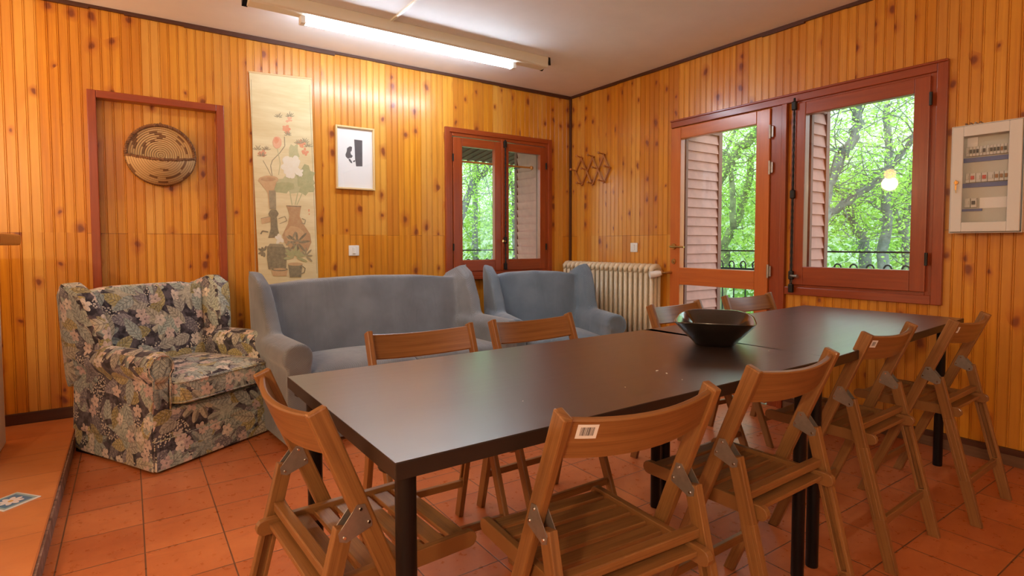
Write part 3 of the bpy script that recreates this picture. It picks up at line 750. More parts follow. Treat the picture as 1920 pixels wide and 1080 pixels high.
for (x, y, h, k) in [(11, 1.0, 8, 1), (13, 4.2, 9, 0), (12.5, -1.6, 8, 0), (9.5, 5.6, 7.5, 1), (8.5, 9.0, 8, 0), (5.0, 10.0, 8, 1), (2.5, 8.5, 7.5, 0), (6.6, 7.2, 6, 0), (16, 7.5, 10, 1), (17, 1.5, 10, 0), (1.0, 12, 9, 1), (7, 13.5, 9, 0)]:
    make_tree(x, y, h, OUT, (OUT.uniform(-.2, .2), OUT.uniform(-.2, .2)), .13, kinds[k][0], kinds[k][1], nleaf=5200, size=.045, spread=.5)
ub = MB(); pts = []
for _ in range(2600):
    x = OUT.uniform(1.8, 22); y = OUT.uniform(-3, 20)
    pts.append(Vector((x, y, ground_z(x, y)+OUT.uniform(.1, 1.3))))
leaf_cloud(ub, pts, 30000, .35, .10, OUT)
tag(ub.build('undergrowth', 'undergrowth_leaves', None, fix=False), 'dense bright green undergrowth covering the slope outside the windows', 'undergrowth', None, 'stuff')

# ------------------------------------------------------------ ceiling light
def strip_light(loc, rz, label, tube_mat):
  cl = thing('fluorescent_light', loc, label, 'ceiling light', rz)
  mb = MB(); mb.prism([(-1.06, .055, 0), (-1.06, -.055, 0), (-1.06, -.056, -.066), (-1.06, -.044, -.076), (-1.06, .040, -.076), (-1.06, .056, -.064)], (2.10, 0, 0)); mb.build('housing', 'cream_metal', cl, bevel=.003)
  for x0, x1 in ((-1.085, -1.055), (1.036, 1.060)):
      mb = MB(); mb.prism([(x0, .052, 0), (x0, -.052, 0), (x0, -.058, -.060), (x0, 0, -.050), (x0, .048, -.078)], (x1-x0, 0, 0)); mb.build('end_cap', 'black_metal', cl)
  mb = MB(); mb.tube([(-.745, .022, -.098), (.745, .022, -.098)], .021, 16); mb.build('lit_tube', tube_mat, cl, smooth=True)
  for x0 in (-.775, .745):
      mb = MB(); mb.box(x0, x0+.03, -.004, .048, -.120, -.070); mb.build('lamp_holder', 'white_plastic', cl, bevel=.004)
strip_light((-1.95, -.75, H), 0, 'long cream fluorescent ceiling light with one lit tube and black end caps', 'lit_tube')
strip_light((-3.3, -5.6, H), 0, 'second fluorescent ceiling light over the part of the room behind the viewer', 'dim_tube')
mb = MB(); mb.box(-2.186, -2.170, -3.2, -.80, H-.010, H); tag(mb.build('cable_conduit', 'cream_metal'), 'thin pale cable conduit running across the ceiling from the fluorescent light', 'conduit')
# warm globe lights in the part of the room the camera does not look at
def globe(x, y, z, r, power, label):
    g = thing('globe_lamp', (x, y, H), label, 'lamp')
    mb = MB(); mb.tube([(0, 0, 0), (0, 0, z+r-H)], .008, 8); mb.lathe([(.05, 0), (.05, -.02), (.01, -.03)], 20); mb.build('stem', 'brass', g, smooth=True)
    mb = MB(); n = 12; mb.lathe([(r*math.sin(PI*i/n), z-H-r*math.cos(PI*i/n)) for i in range(n+1)], 24); mb.build('glass_globe', 'warm_globe', g, smooth='all')
    ld = bpy.data.lights.new('globe_bulb', 'POINT'); ld.energy = power; ld.color = (1, .74, .46); ld.shadow_soft_size = r*1.3
    lo = bpy.data.objects.new('globe_bulb', ld); COL.objects.link(lo); lo.location = (x, y, z-r-.06)
globe(-5.05, -.80, 2.05, .07, 38, 'small warm globe lamp hanging beyond the fireplace')
globe(-5.3, -5.0, 2.1, .05, 85, 'small warm globe lamp hanging behind the viewer')

# ------------------------------------------------------------ fireplace corner
fp = thing('fireplace', (-4.75, -.78, PH), 'white plastered fireplace at the left edge standing on the raised tiled platform', 'fireplace')
mb = MB(); mb.prism([(.60, .40, 0), (.60, -.05, 0), (.50, -.42, 0), (-.60, -.42, 0), (-.60, .40, 0)], (0, 0, 1.03)); mb.build('plaster_body', 'white_plaster', fp, bevel=.012)
mt = MB(); mt.prism([(.727, -.02, 1.031), (.727, -.02, 1.082), (.70, -.02, 1.090), (-.62, -.02, 1.090), (-.62, -.02, 1.031)], (0, .14, 0))
mt.prism([(.727, -.02, 1.031), (-.62, -.02, 1.031), (-.62, -.02, 1.085), (.727, -.02, 1.085)], (0, -.42, 0)); 
mt = MB(); mt.box(-.62, .727, -.44, .10, 1.031, 1.083); mt.build('mantel', 'mantel_wood', fp, bevel=.012, seg=3)

# decorative tile let into the platform
dt = thing('decorative_tile', (-4.018, -1.268, PH), 'small blue and white flowered ceramic tile on the raised platform floor', 'tile', R(40))
mb = MB(); mb.box(-.068, .068, -.068, .068, 0, .004); mb.build('glazed_tile', 'painted_glaze', dt, bevel=.001)

# ------------------------------------------------------------ things on the back wall
def plate(mb, x0, x1, z0, z1, y0, y1): mb.box(x0, x1, y0, y1, z0, z1); return mb
# hanging scroll
sc_ = thing('hanging_scroll', (-2.67, 0, 2.29), 'tall yellowed hanging scroll painted with vases and flowers, left of the framed print', 'wall scroll')
OS = (-2.67, 0, 2.29)
def scroll_pt(cx, cy, y=-.0145):      # crop pixels of the painting -> point on the sheet
    p = on_y(460+cx*.3893, 120+cy*.3889, -.014); return (p.x-OS[0], y, p.z-OS[2])
mb = MB(); tl, tr, br, bl = on_y(467, 136, -.012), on_y(583, 149, -.012), on_y(598, 560, -.012), on_y(487, 560, -.012)
c = [(p.x-OS[0], 0, p.z-OS[2]) for p in (bl, br, tr, tl)]
mb.hexa([(c[0][0], -.0135, c[0][2]), (c[1][0], -.0135, c[1][2]), (c[1][0], -.0115, c[1][2]), (c[0][0], -.0115, c[0][2]), (c[3][0], -.0135, c[3][2]), (c[2][0], -.0135, c[2][2]), (c[2][0], -.0115, c[2][2]), (c[3][0], -.0115, c[3][2])])
mb.build('paper_sheet', 'scroll_paper', sc_)
mb = MB(); mb.tube([(c[3][0]-.004, -.010, c[3][2]+.004), (c[2][0]+.004, -.010, c[2][2]+.004)], .007, 10); mb.build('top_roller', 'pale_frame_wood', sc_, smooth=True)
inks = ['ink_dark', 'ink_grey', 'ink_green', 'ink_pale_green', 'ink_coral', 'ink_pink', 'ink_white', 'ink_brown', 'ink_rust', 'ink_edge']
pm = MB(); depth_i = [0]
def blob(pts, ink):
    depth_i[0] += 1; y = -.0138-.00001*depth_i[0]
    pm.face([scroll_pt(a, b, y) for a, b in pts], None, inks.index(ink))
def disc(cx, cy, rx, ry, ink, n=14, wob=0, rot=0, rgx=random.Random(5)):
    pts = []
    for i in range(n):
        a = 2*PI*i/n; k = 1+rgx.uniform(-wob, wob); x = rx*k*math.cos(a); y = ry*k*math.sin(a)
        pts.append((cx+x*math.cos(rot)-y*math.sin(rot), cy+x*math.sin(rot)+y*math.cos(rot)))
    blob(pts, ink)
def stroke(pts, w, ink):
    for (x0, y0), (x1, y1) in zip(pts[:-1], pts[1:]):
        dx, dy = x1-x0, y1-y0; L = math.hypot(dx, dy) or 1; nx, ny = -dy/L*w/2, dx/L*w/2
        blob([(x0+nx, y0+ny), (x1+nx, y1+ny), (x1-nx, y1-ny), (x0-nx, y0-ny)], ink)
rs_ = random.Random(21)
def leaves(cx, cy, n, r, ink, a0=0, a1=6.28, w=7):
    for i in range(n):
        a = a0+(a1-a0)*i/max(1, n-1)+rs_.uniform(-.1, .1); L = r*rs_.uniform(.7, 1.1)
        disc(cx+L*.55*math.cos(a), cy+L*.55*math.sin(a), L*.45, w*.5, ink, 8, 0, a)
def bloom(cx, cy, r, ink, k=9):
    for i in range(k): 
        a = rs_.uniform(0, 6.28); q = r*rs_.uniform(.2, .75); disc(cx+q*math.cos(a), cy+q*math.sin(a), r*.42, r*.30, ink, 9, .15, a)
# thin border lines
stroke([(28, 75), (50, 1060)], 2.5, 'ink_edge'); stroke([(308, 100), (345, 1010)], 2.5, 'ink_edge')
# big lotus leaf and foliage
disc(235, 575, 88, 42, 'ink_pale_green', 18, .25); disc(285, 550, 45, 55, 'ink_green', 16, .25); disc(185, 590, 50, 28, 'ink_green', 14, .3); disc(235, 425, 28, 40, 'ink_pale_green', 12, .3); disc(290, 600, 38, 30, 'ink_green', 12, .3)
# stems
stroke([(130, 545), (122, 490), (130, 465), (165, 430), (190, 395), (188, 350)], 4, 'ink_grey'); stroke([(160, 535), (168, 480), (155, 410)], 3.5, 'ink_pale_green'); stroke([(125, 540), (105, 500), (85, 465)], 3, 'ink_grey')
stroke([(225, 680), (215, 620)], 5, 'ink_pale_green'); stroke([(240, 680), (255, 610), (240, 520)], 5, 'ink_pale_green'); stroke([(248, 680), (275, 620)], 5, 'ink_pale_green')
# coral sprigs
for (cx, cy, r) in [(197, 315, 26), (78, 428, 22), (265, 388, 24), (290, 425, 20), (210, 268, 16)]: bloom(cx, cy, r, 'ink_coral' if cy > 300 else 'ink_pink')
for (cx, cy) in [(160, 258), (212, 255), (205, 345), (60, 415), (100, 415), (285, 380), (300, 400), (80, 445), (255, 385)]: leaves(cx, cy, 7, 26, 'ink_grey', -2.9, -.2, 4)
disc(153, 378, 22, 30, 'ink_pink', 14, .06); disc(150, 368, 12, 16, 'ink_coral', 10, .1)
# white peony
bloom(222, 495, 52, 'ink_white', 24); bloom(262, 520, 22, 'ink_white', 9)
# tall beaker vase
disc(110, 558, 50, 20, 'ink_rust', 18, .05); disc(110, 556, 36, 10, 'ink_brown', 14, .05)
blob([(70, 572), (150, 572), (140, 600), (132, 700), (86+30, 700), (108, 620)], 'ink_rust'); blob([(112, 610), (146, 610), (148, 700), (118, 700)], 'ink_grey'); disc(136, 722, 24, 22, 'ink_dark', 12, .1)
blob([(122, 740), (152, 740), (156, 790), (166, 835), (110, 838), (122, 795)], 'ink_dark'); stroke([(110, 810), (82, 805), (74, 820)], 6, 'ink_dark')
blob([(75, 745), (118, 735), (122, 760), (80, 772)], 'ink_rust'); stroke([(75, 745), (118, 735)], 3, 'ink_grey'); stroke([(160, 745), (190, 735), (200, 755), (165, 770)], 3, 'ink_grey')
# pear vase
blob([(195, 682), (270, 684), (266, 700), (262, 735), (278, 770), (312, 820), (318, 860), (300, 900), (268, 915), (225, 900), (188, 860), (178, 825), (205, 770), (212, 730), (204, 700)], 'ink_brown')
disc(235, 820, 48, 40, 'ink_rust', 16, .15); stroke([(272, 745), (290, 752), (285, 772), (268, 765)], 4, 'ink_grey'); stroke([(198, 684), (268, 688)], 4, 'ink_dark')
leaves(250, 860, 9, 62, 'ink_dark', 0, 6.28, 12); leaves(225, 850, 6, 45, 'ink_grey', 0, 6.28, 10)
bloom(160, 845, 26, 'ink_white', 11)
# dark jar
blob([(105, 878), (188, 880), (200, 920), (196, 990), (112, 990), (104, 940)], 'ink_dark'); blob([(118, 866), (180, 868), (188, 882), (108, 880)], 'ink_grey'); leaves(90, 905, 6, 34, 'ink_dark', 1.5, 5, 12); disc(205, 900, 14, 20, 'ink_grey', 10, .3)
# small pot with plant, bowl
blob([(205, 965), (275, 965), (268, 1028), (214, 1028)], 'ink_dark'); disc(240, 965, 36, 8, 'ink_rust', 14); stroke([(275, 975), (288, 985), (284, 1005), (270, 1010)], 4, 'ink_dark'); leaves(240, 930, 9, 60, 'ink_green', 3.0, 6.6, 14); leaves(290, 925, 5, 40, 'ink_grey', 4.0, 6.9, 9)
blob([(125, 990), (205, 990), (198, 1022), (134, 1022)], 'ink_rust'); disc(165, 990, 40, 9, 'ink_dark', 14); disc(165, 989, 32, 5, 'ink_rust', 12)
stroke([(306, 700), (306, 712)], 6, 'ink_coral'); stroke([(307, 720), (307, 728)], 5, 'ink_coral')
pm.build('painting', inks, sc_, fix=False)

# framed print
pf = thing('picture_frame', (-2.157, 0, 1.76), 'light wood framed print with a grey bar and dark figure on white paper', 'picture')
OP = (-2.157, 0, 1.76)
mb = MB(); frame_y(mb, -.150, .150, -.237, .237, .013, -.030, -.004); mb.build('frame', 'pale_frame_wood', pf, bevel=.002)
mb = MB(); mb.box(-.138, .138, -.012, -.008, -.225, .225); mb.build('white_sheet', 'paper_white', pf)
def pt_pic(cx, cy, y): p = on_y(620+cx/7.2, 220+cy/7.2, -.014); return (p.x-OP[0], y, p.z-OP[2])
mb = MB(); y = -.0125
mb.face([pt_pic(a, b, y) for a, b in [(318, 298), (428, 312), (430, 662), (345, 662), (330, 560), (325, 420)]])
mb.face([pt_pic(a, b, y-.00004) for a, b in [(222, 415), (262, 390), (290, 400), (285, 450), (268, 470), (275, 500), (300, 520), (285, 545), (250, 550), (235, 560), (205, 530), (200, 500), (218, 460)]])
mb.face([pt_pic(a, b, y-.00004) for a, b in [(240, 560), (262, 560), (290, 600), (292, 622), (270, 612), (248, 585)]]); mb.face([pt_pic(a, b, y-.00004) for a, b in [(300, 590), (330, 575), (330, 600), (308, 606)]])
mb.build('printed_figure', 'print_grey', pf, fix=False)
mb = MB(); mb.box(-.138, .138, -.022, -.020, -.225, .225); mb.build('glass_pane', 'window_glass', pf)

# woven wall basket in the niche
bk = thing('wicker_basket', (-3.412, .048, 1.682), 'round coiled straw wall basket with a front pocket hanging inside the framed recess', 'basket')
bk.rotation_euler = (R(6), 0, 0)
prof = []; N = 90; RB = .186
for i in range(N+1):
    r = RB*i/N; k = (r/.0125) % 1; prof.append((r, -.020-.030*(r/RB)**2-.005*math.sin(PI*k)))
prof2 = prof+[(r, y+.012) for r, y in prof[::-1]]
mb = MB(); mb.lathe([(r, y) for r, y in prof2], 64, (0, 0, 0), 'y'); mb.build('back_plate', 'coiled_straw', bk, smooth='all')
def braid(mb, pts, r, closed=False, turns=.028):
    L = 0; P = [Vector(p) for p in pts]; S = []
    for i in range(len(P)-1): S.append(L); L += (P[i+1]-P[i]).length
    S.append(L)
    for ph in (0, PI):
        q = []
        for i, p in enumerate(P):
            t = (P[min(i+1, len(P)-1)]-P[max(0, i-1)]).normalized(); a = t.cross(Vector((0, 1, 0))).normalized(); b = t.cross(a)
            an = 2*PI*S[i]/turns+ph; q.append(p+(a*math.cos(an)+b*math.sin(an))*r*.55)
        mb.tube(q, r*.75, 6)
mb = MB(); braid(mb, [(RB*1.0*math.cos(a), -.052, RB*math.sin(a)) for a in [2*PI*i/240 for i in range(241)]], .009); mb.build('rim', 'dark_straw', bk, smooth='all')
mb = MB()      # the pocket: lower bowl half, bulging forward
nu, nv = 48, 16; base = len(mb.v)
def pocket(u, v):     # u angle along the lower edge, v 0 rim .. 1 pocket mouth
    a = PI+.12+(PI-.24)*u; ex, ez = RB*math.cos(a), RB*math.sin(a)
    mx = RB*.985*math.cos(PI*(1-u)) if False else RB*(2*u-1)*.985; mz = -.012-.018*math.sin(PI*u)
    x = ex*(1-v)+mx*v; z = ez*(1-v)+mz*v; y = -.056-.10*math.sin(PI*u)**.8*(math.sin(v*PI/2)**.8)
    rr = math.hypot(x, z)
    return (x, y-.004*abs(math.sin(PI*rr/.0125)), z)
for j in range(nv):
    for i in range(nu):
        mb.face([pocket(i/nu, j/nv), pocket((i+1)/nu, j/nv), pocket((i+1)/nu, (j+1)/nv), pocket(i/nu, (j+1)/nv)])
o = mb.build('pocket', 'coiled_straw', bk, smooth='all', fix=False)
sm = o.modifiers.new('weld', 'WELD'); sm.merge_threshold = .0005
sm = o.modifiers.new('solid', 'SOLIDIFY'); sm.thickness = .006; sm.offset = 1
mb = MB(); braid(mb, [Vector(pocket(i/160, 1)) for i in range(161)], .009); mb.build('pocket_rim', 'dark_straw', bk, smooth='all')
mb = MB(); mb.tube([(.0, -.03, RB), (.006, -.03, RB+.012), (0, -.03, RB+.018), (-.006, -.03, RB+.010)], .003, 6, closed=True); mb.build('hanging_loop', 'dark_straw', bk, smooth='all')

def switch(loc, rz, label):
    s = thing('light_switch', loc, label, 'light switch', rz)
    mb = MB(); mb.box(-.040, .040, -.012, 0, -.040, .040); mb.build('cover_plate', 'white_plastic', s, bevel=.004)
    mb = MB(); mb.box(-.012, .012, -.018, -.010, -.024, .024); mb.build('rocker', 'white_plastic', s, bevel=.003)
switch((-2.175, 0, 1.058), 0, 'white light switch on the back wall under the framed print')
switch((0, -.85, 1.074), PI/2*-1, 'white light switch on the right wall above the radiator')

# accordion peg rack -----------------------------------------------------------
pr_ = thing('peg_rack', (0, -.30, 1.80), 'folding wooden accordion coat rack near the room corner above the radiator', 'coat rack')
def rk(px, py, x=-.02): p = on_x(px, py, x); return Vector((0, p.y+.30, p.z-1.80))
T_ = [rk(1090, 296), rk(1111, 294), rk(1131.5, 290)]; B_ = [rk(1090.5, 346), rk(1110.5, 345), rk(1131.5, 341)]
M_ = [rk(1079, 321), rk(1099, 319), rk(1119.5, 317), rk(1142.5, 315)]
mb = MB()
def slat(a, b, x): a, b = Vector(a), Vector(b); e = (b-a).normalized()*.012; mb.beam(Vector((x, 0, 0))+a-e, Vector((x, 0, 0))+b+e, .017, .007, (1, 0, 0))
for a, b in [(M_[0], B_[0]), (T_[0], B_[1]), (T_[1], B_[2]), (T_[2], M_[3])]: slat(a, b, -.026)
for a, b in [(M_[0], T_[0]), (B_[0], T_[1]), (B_[1], T_[2]), (B_[2], M_[3])]: slat(a, b, -.017)
mb.build('slats', 'peg_wood', pr_, bevel=.0015)
for p in T_+B_+M_:
    mb = MB(); mb.tube([(0, p.y, p.z), (-.075, p.y, p.z+.012)], [.007, .005], 8); mb.lathe([(0, -.092), (.011, -.086), (.012, -.078), (.006, -.070)], 10, (0, p.y, p.z+.013), 'x')
    mb.build('peg', 'peg_wood', pr_, smooth=True)

# radiator ----------------------------------------------------------------------
rd = thing('radiator', (0, -.62, .12), 'cream cast iron column radiator on the right wall beside the glazed door', 'radiator')
n_sec = 20; RY = (-1.185, -.045); pit = (RY[1]-RY[0])/n_sec
sm_ = MB(); zt, zb = .80-.0, .05
for xc in (-.118, -.075, -.032):
    sm_.tube([(xc, 0, zb+.03), (xc, 0, zt-.03)], .0155, 10)
path = [(-.125, 0, zt-.05), (-.122, 0, zt-.018), (-.100, 0, zt-.002), (-.075, 0, zt), (-.050, 0, zt-.002), (-.028, 0, zt-.018), (-.025, 0, zt-.05)]
sm_.tube(path, [.014, .020, .024, .025, .024, .020, .014], 10); sm_.tube([(x, y, zb+zt-z) for x, y, z in path], [.014, .020, .024, .025, .024, .020, .014], 10)
sm_.tube([(-.075, -pit/2, zt-.045), (-.075, pit/2, zt-.045)], .022, 12); sm_.tube([(-.075, -pit/2, zb+.045), (-.075, pit/2, zb+.045)], .022, 12)
for v in sm_.v: v.x -= .012; v.y *= 1.0
sec = sm_.build('radiator_section', 'radiator_enamel', rd, smooth='all', loc=(0, RY[0]+pit/2+.62, 0))
for k in range(1, n_sec):
    c_ = sec.copy(); COL.objects.link(c_); c_.parent = rd; c_.location = (0, RY[0]+pit*(k+.5)+.62, 0)
for yy in (-.45, .45):
    mb = MB(); mb.box(-.10, -.023, yy-.012, yy+.012, -.0, .055); mb.build('wall_bracket', 'black_iron', rd)
mb = MB(); mb.lathe([(0, -.590), (.020, -.590), (.022, -.606), (.0, -.612)], 16, (-.087, 0, .755), 'y'); mb.tube([(-.087, -.60, .755), (-.087, -.64, .755), (-.05, -.652, .757), (-.003, -.655, .757)], .009, 10); mb.build('valve_pipe', 'brass', rd, smooth=True)
mb = MB(); mb.tube([(-.092, -.600, .752), (-.118, -.580, .745), (-.165, -.548, .735)], [.020, .026, .028], 18); mb.build('thermostat_knob', 'white_plastic', rd, smooth=True)

# fuse box ------------------------------------------------------------------------
fb = thing('fuse_box', (0, -3.258, 1.43), 'pale grey metal fuse box with glazed door and keys on the right wall', 'fuse box')
YA, YB_, ZA, ZB = -.141, .141, -.272, .272      # local y (left edge is +)
mb = MB(); mb.box(-.088, 0, YA-.003, YA, ZA, ZB); mb.box(-.088, 0, YB_, YB_+.003, ZA, ZB); mb.box(-.088, 0, YA, YB_, ZB-.003, ZB); mb.box(-.088, 0, YA, YB_, ZA, ZA+.003); mb.box(-.006, 0, YA, YB_, ZA, ZB)
mb.build('case', 'box_enamel', fb)
mb = MB(); g0, g1, h0, h1 = -.088, .090, -.218, .214
for q in [(YA+.004, g0, ZA+.006, ZB-.006), (g1, YB_-.004, ZA+.006, ZB-.006), (g0, g1, h1, ZB-.006), (g0, g1, ZA+.006, h0)]: mb.box(-.102, -.090, q[0], q[1], q[2], q[3])
dr = mb.build('door', 'box_enamel', fb, bevel=.003)
mb = MB(); mb.box(-.096, -.094, g0, g1, h0, h1); mb.build('glass_pane', 'window_glass', dr)
mb = MB(); mb.box(-.050, -.045, YA+.01, YB_-.01, ZA+.01, ZB-.01); mb.build('inner_panel', 'box_grey', fb)
mb = MB()
for z0, y0 in ((.098, g0-.03), (-.030, g0-.03), (-.150, .020)): mb.box(-.056, -.050, y0, g1+.03, z0-.011, z0+.011 if y0 < 0 else z0+.001)
mb.build('label_strip', 'label_blue', fb)
rb = random.Random(4)
def breaker(y, z, w, toggle):
    mb = MB(); mb.box(-.070, -.050, y-w/2+.0006, y+w/2-.0006, z, z+.046); b = mb.build('circuit_breaker', 'breaker_grey', fb, bevel=.001)
    mb = MB(); mb.box(-.077, -.070, y-w*.27, y+w*.27, z+.014, z+.032); mb.build('toggle', toggle, b)
y = g1-.002
for i in range(13):
    breaker(y-.007, .116, .0135, ['breaker_grey', 'breaker_dark', 'breaker_dark', 'breaker_dark', 'breaker_grey', 'breaker_dark'][i % 6] if i != 10 else 'breaker_brown'); y -= .0136
y = g1-.004
for i, (w, tg) in enumerate([(.016, 'breaker_grey'), (.024, 'breaker_red'), (.022, 'breaker_grey'), (.024, 'breaker_red'), (.026, 'breaker_grey'), (.018, 'breaker_brown'), (.018, 'breaker_brown'), (.018, 'breaker_brown')]):
    breaker(y-w/2, -.016, w, tg); y -= w+.0006
for i, tg in enumerate(['breaker_grey', 'breaker_dark']): breaker(g1-.014-i*.026, -.142, .024, tg)
mb = MB(); mb.box(-.054, -.050, g0-.03, .030, -.148, -.095); mb.build('blank_cover', 'white_plastic', fb)
mb = MB(); mb.box(-.054, -.050, .045, g1-.002, .165, .212); mb.build('paper_note', 'paper_white', fb)
mb = MB(); mb.lathe([(0, -.108), (.009, -.108), (.010, -.102)], 14, (0, .114, -.015), 'x'); mb.box(-.118, -.106, .113, .115, -.030, -.002); mb.box(-.110, -.108, .110, .118, -.052, -.028); mb.tube([(-.109, .114, -.052), (-.109, .112, -.068)], .002, 6); mb.build('key', 'brass', dr)
kb = MB()
for k in range(4): kb.tube([(-.03-.012*k, .055+.012*k, ZB+.004), (-.045, .04+.02*k, ZB+.016), (-.02, .03+.02*k, ZB+.005)], .003, 6)
tag(kb.build('key_bunch', 'steel', None, loc=(0, -3.258, 1.43), smooth=True), 'small bunch of dark keys lying on top of the fuse box', 'keys')

# ------------------------------------------------------------ tables
def table(loc, rz, label):
    t_ = thing('dining_table', loc, label, 'table', rz, 'black tables pushed end to end')
    mb = MB(); mb.box(.001, 1.499, 0, .755, .708, .739); mb.build('tabletop', 'table_edge', t_, bevel=.0015)
    mb = MB(); mb.box(.0015, 1.4985, .0015, .7535, .7388, .7400); mb.build('top_veneer', 'table_veneer', t_)
    for x, y in ((.052, .075), (1.448, .075), (.052, .680), (1.448, .680)):
        mb = MB(); mb.lathe([(.019, .0), (.020, .003), (.020, .704)], 20, (x, y, 0)); mb.lathe([(.05, .702), (.05, .708)], 20, (x, y, 0)); mb.build('leg', 'black_metal', t_, smooth=True)
    return t_
table((-3.240, -3.352, 0), R(.4), 'long black-brown table half nearer the viewer, its near corner bare')
table((-1.738, -3.341, 0), R(4.0), 'long black-brown table half at the window end, under the wooden bowl')

# ------------------------------------------------------------ folding chairs
def make_chair():
    c = thing('folding_chair', (0, 0, 0), '', 'chair', 0, 'wooden folding chairs around the tables')
    Yl = lambda z: .20-.32*z/.80
    for s in (-1, 1):
        x = s*.199
        mb = MB(); mb.beam((x, .20, .0), (x, -.12, .80), .040, .021); 
        for v in mb.v:
            if v.z < .03: v.z = 0
        mb.build('leg', 'chair_wood', c, bevel=.004)
        # rear leg with the slot the seat slides in
        p0, p1 = Vector((x, -.212, 0)), Vector((x, -.070, .562)); at = lambda z: p0.lerp(p1, z/.562)
        mb = MB(); mb.beam(at(0), at(.17), .038, .021); mb.beam(at(.40), at(.562), .036, .021)
        d = (p1-p0).normalized(); n_ = Vector((0, d.z, -d.y))
        for k in (-1, 1): mb.beam(at(.168)+n_*k*.0135, at(.402)+n_*k*.0135, .011, .021)
        mb.beam(at(.168)+Vector((s*.007, 0, 0)), at(.402)+Vector((s*.007, 0, 0)), .018, .007)
        for v in mb.v:
            if v.z < .02: v.z = 0
        mb.build('leg', 'chair_wood', c, bevel=.002)
        # hinge plates on both faces of the leg
        pl = [(.0, .0, .0)]
        q = [Vector((0, Yl(.585)+.004, .600)), Vector((0, Yl(.585)-.012, .602)), Vector((0, -.084, .556)), Vector((0, -.082, .540)), Vector((0, -.068, .534)), Vector((0, Yl(.56)+.008, .552)), Vector((0, Yl(.57)+.012, .562))]
        mb = MB()
        for sx in (x-.0122, x+.0108): mb.prism([v+Vector((sx, 0, 0)) for v in q], (.0014, 0, 0))
        hp = mb.build('hinge_plate', 'steel', c)
        for (yy, zz) in ((Yl(.585)-.005, .592), (Yl(.56)+.002, .562), (-.072, .545)):
            mb = MB(); mb.lathe([(.003, x-.0142), (.004, x-.0125), (.004, x+.0125), (.003, x+.0142)], 10, (0, yy, zz), 'x'); mb.build('rivet', 'chrome', hp, smooth=True)
        # seat rail, rounded ends
        xr = s*.171; pts = []
        for a in [PI/2+PI*i/6 for i in range(7)]: pts.append((xr-.009, -.128+.019*math.cos(a), .428+.019*math.sin(a)))
        for a in [-PI/2+PI*i/6 for i in range(7)]: pts.append((xr-.009, .235+.019*math.cos(a), .428+.019*math.sin(a)))
        mb = MB(); mb.prism(pts, (.018, 0, 0)); mb.build('seat_rail', 'chair_wood', c, bevel=.002)
    for k in range(7):
        y = -.098+k*.0525
        mb = MB(); mb.beam((-.162, y, .431), (.162, y, .431), .012, .039, (0, 1, 0)); mb.build('seat_slat', 'chair_wood', c, bevel=.002)
    mb = MB(); mb.beam((-.189, -.088, .463), (.189, -.088, .463), .022, .026, (0, 1, 0)); mb.build('cross_bar', 'chair_wood', c, bevel=.003)
    mb = MB(); mb.beam((-.189, -.168, .152), (.189, -.168, .152), .028, .016, (0, 1, 0)); mb.build('cross_bar', 'chair_wood', c, bevel=.003)
    mb = MB(); mb.beam((-.189, Yl(.14), .14), (.189, Yl(.14), .14), .028, .016, (0, 1, 0)); mb.build('cross_bar', 'chair_wood', c, bevel=.003)
    # curved back board
    mb = MB(); n = 16; up = Vector((0, -.32, .80)).normalized(); nrm = Vector((0, up.z, -up.y)); cz = Vector((0, Yl(.750), .750))
    sec_ = [(-.045, -.004), (-.042, -.007), (.042, -.007), (.045, -.004), (.045, .004), (.042, .007), (-.042, .007), (-.045, .004)]
    for i in range(n+1):
        x = -.189+.378*i/n; bow = -.030*(1-(x/.189)**2); o = cz+Vector((x, 0, 0))+nrm*(bow-.004)
        for a, b in sec_: mb.v.append(o+up*a+nrm*b)
    for i in range(n):
        for k in range(8):
            k2 = (k+1) % 8; x0_, x1_ = i*.0236, (i+1)*.0236; v0_, v1_ = sec_[k][0]+sec_[k][1], sec_[k2][0]+sec_[k2][1]
            mb.f.append([i*8+k, i*8+k2, i*8+8+k2, i*8+8+k]); mb.uv.append([(x0_, v0_), (x0_, v1_), (x1_, v1_), (x1_, v0_)]); mb.m.append(0)
    for k in (0, n*8): mb.f.append([k+j for j in range(8)]); mb.uv.append([(0, 0)]*8); mb.m.append(0)
    mb.build('backrest', 'chair_wood', c, smooth=True)
    return c
def sticker(c, x0, w=.042, h=.032, zc=.768):
    up = Vector((0, -.32, .80)).normalized(); nrm = Vector((0, up.z, -up.y)); cz = Vector((0, .20-.32*.750/.80, .750))
    def P(x, a, e): bow = -.030*(1-(x/.189)**2); return cz+Vector((x, 0, 0))+nrm*(bow-.004-.0072-e)+up*a
    mb = MB(); a0 = .004
    for i in range(6):
        xa, xb = x0+w*i/6, x0+w*(i+1)/6; mb.face([P(xa, a0, .0003), P(xb, a0, .0003), P(xb, a0+h, .0003), P(xa, a0+h, .0003)])
    s = mb.build('barcode_sticker', 'paper_white', c, fix=False); s['label'] = 'white barcode sticker'
    mb = MB(); rb = random.Random(9); x = x0+.007
    while x < x0+w-.008:
        b = rb.choice([.0006, .0010, .0016]); mb.face([P(x, a0+.007, .0006), P(x+b, a0+.007, .0006), P(x+b, a0+h-.006, .0006), P(x, a0+h-.006, .0006)]); x += b+rb.choice([.0005, .0008, .0012])
    mb.build('bars', 'print_grey', s, fix=False)
ch0 = make_chair()
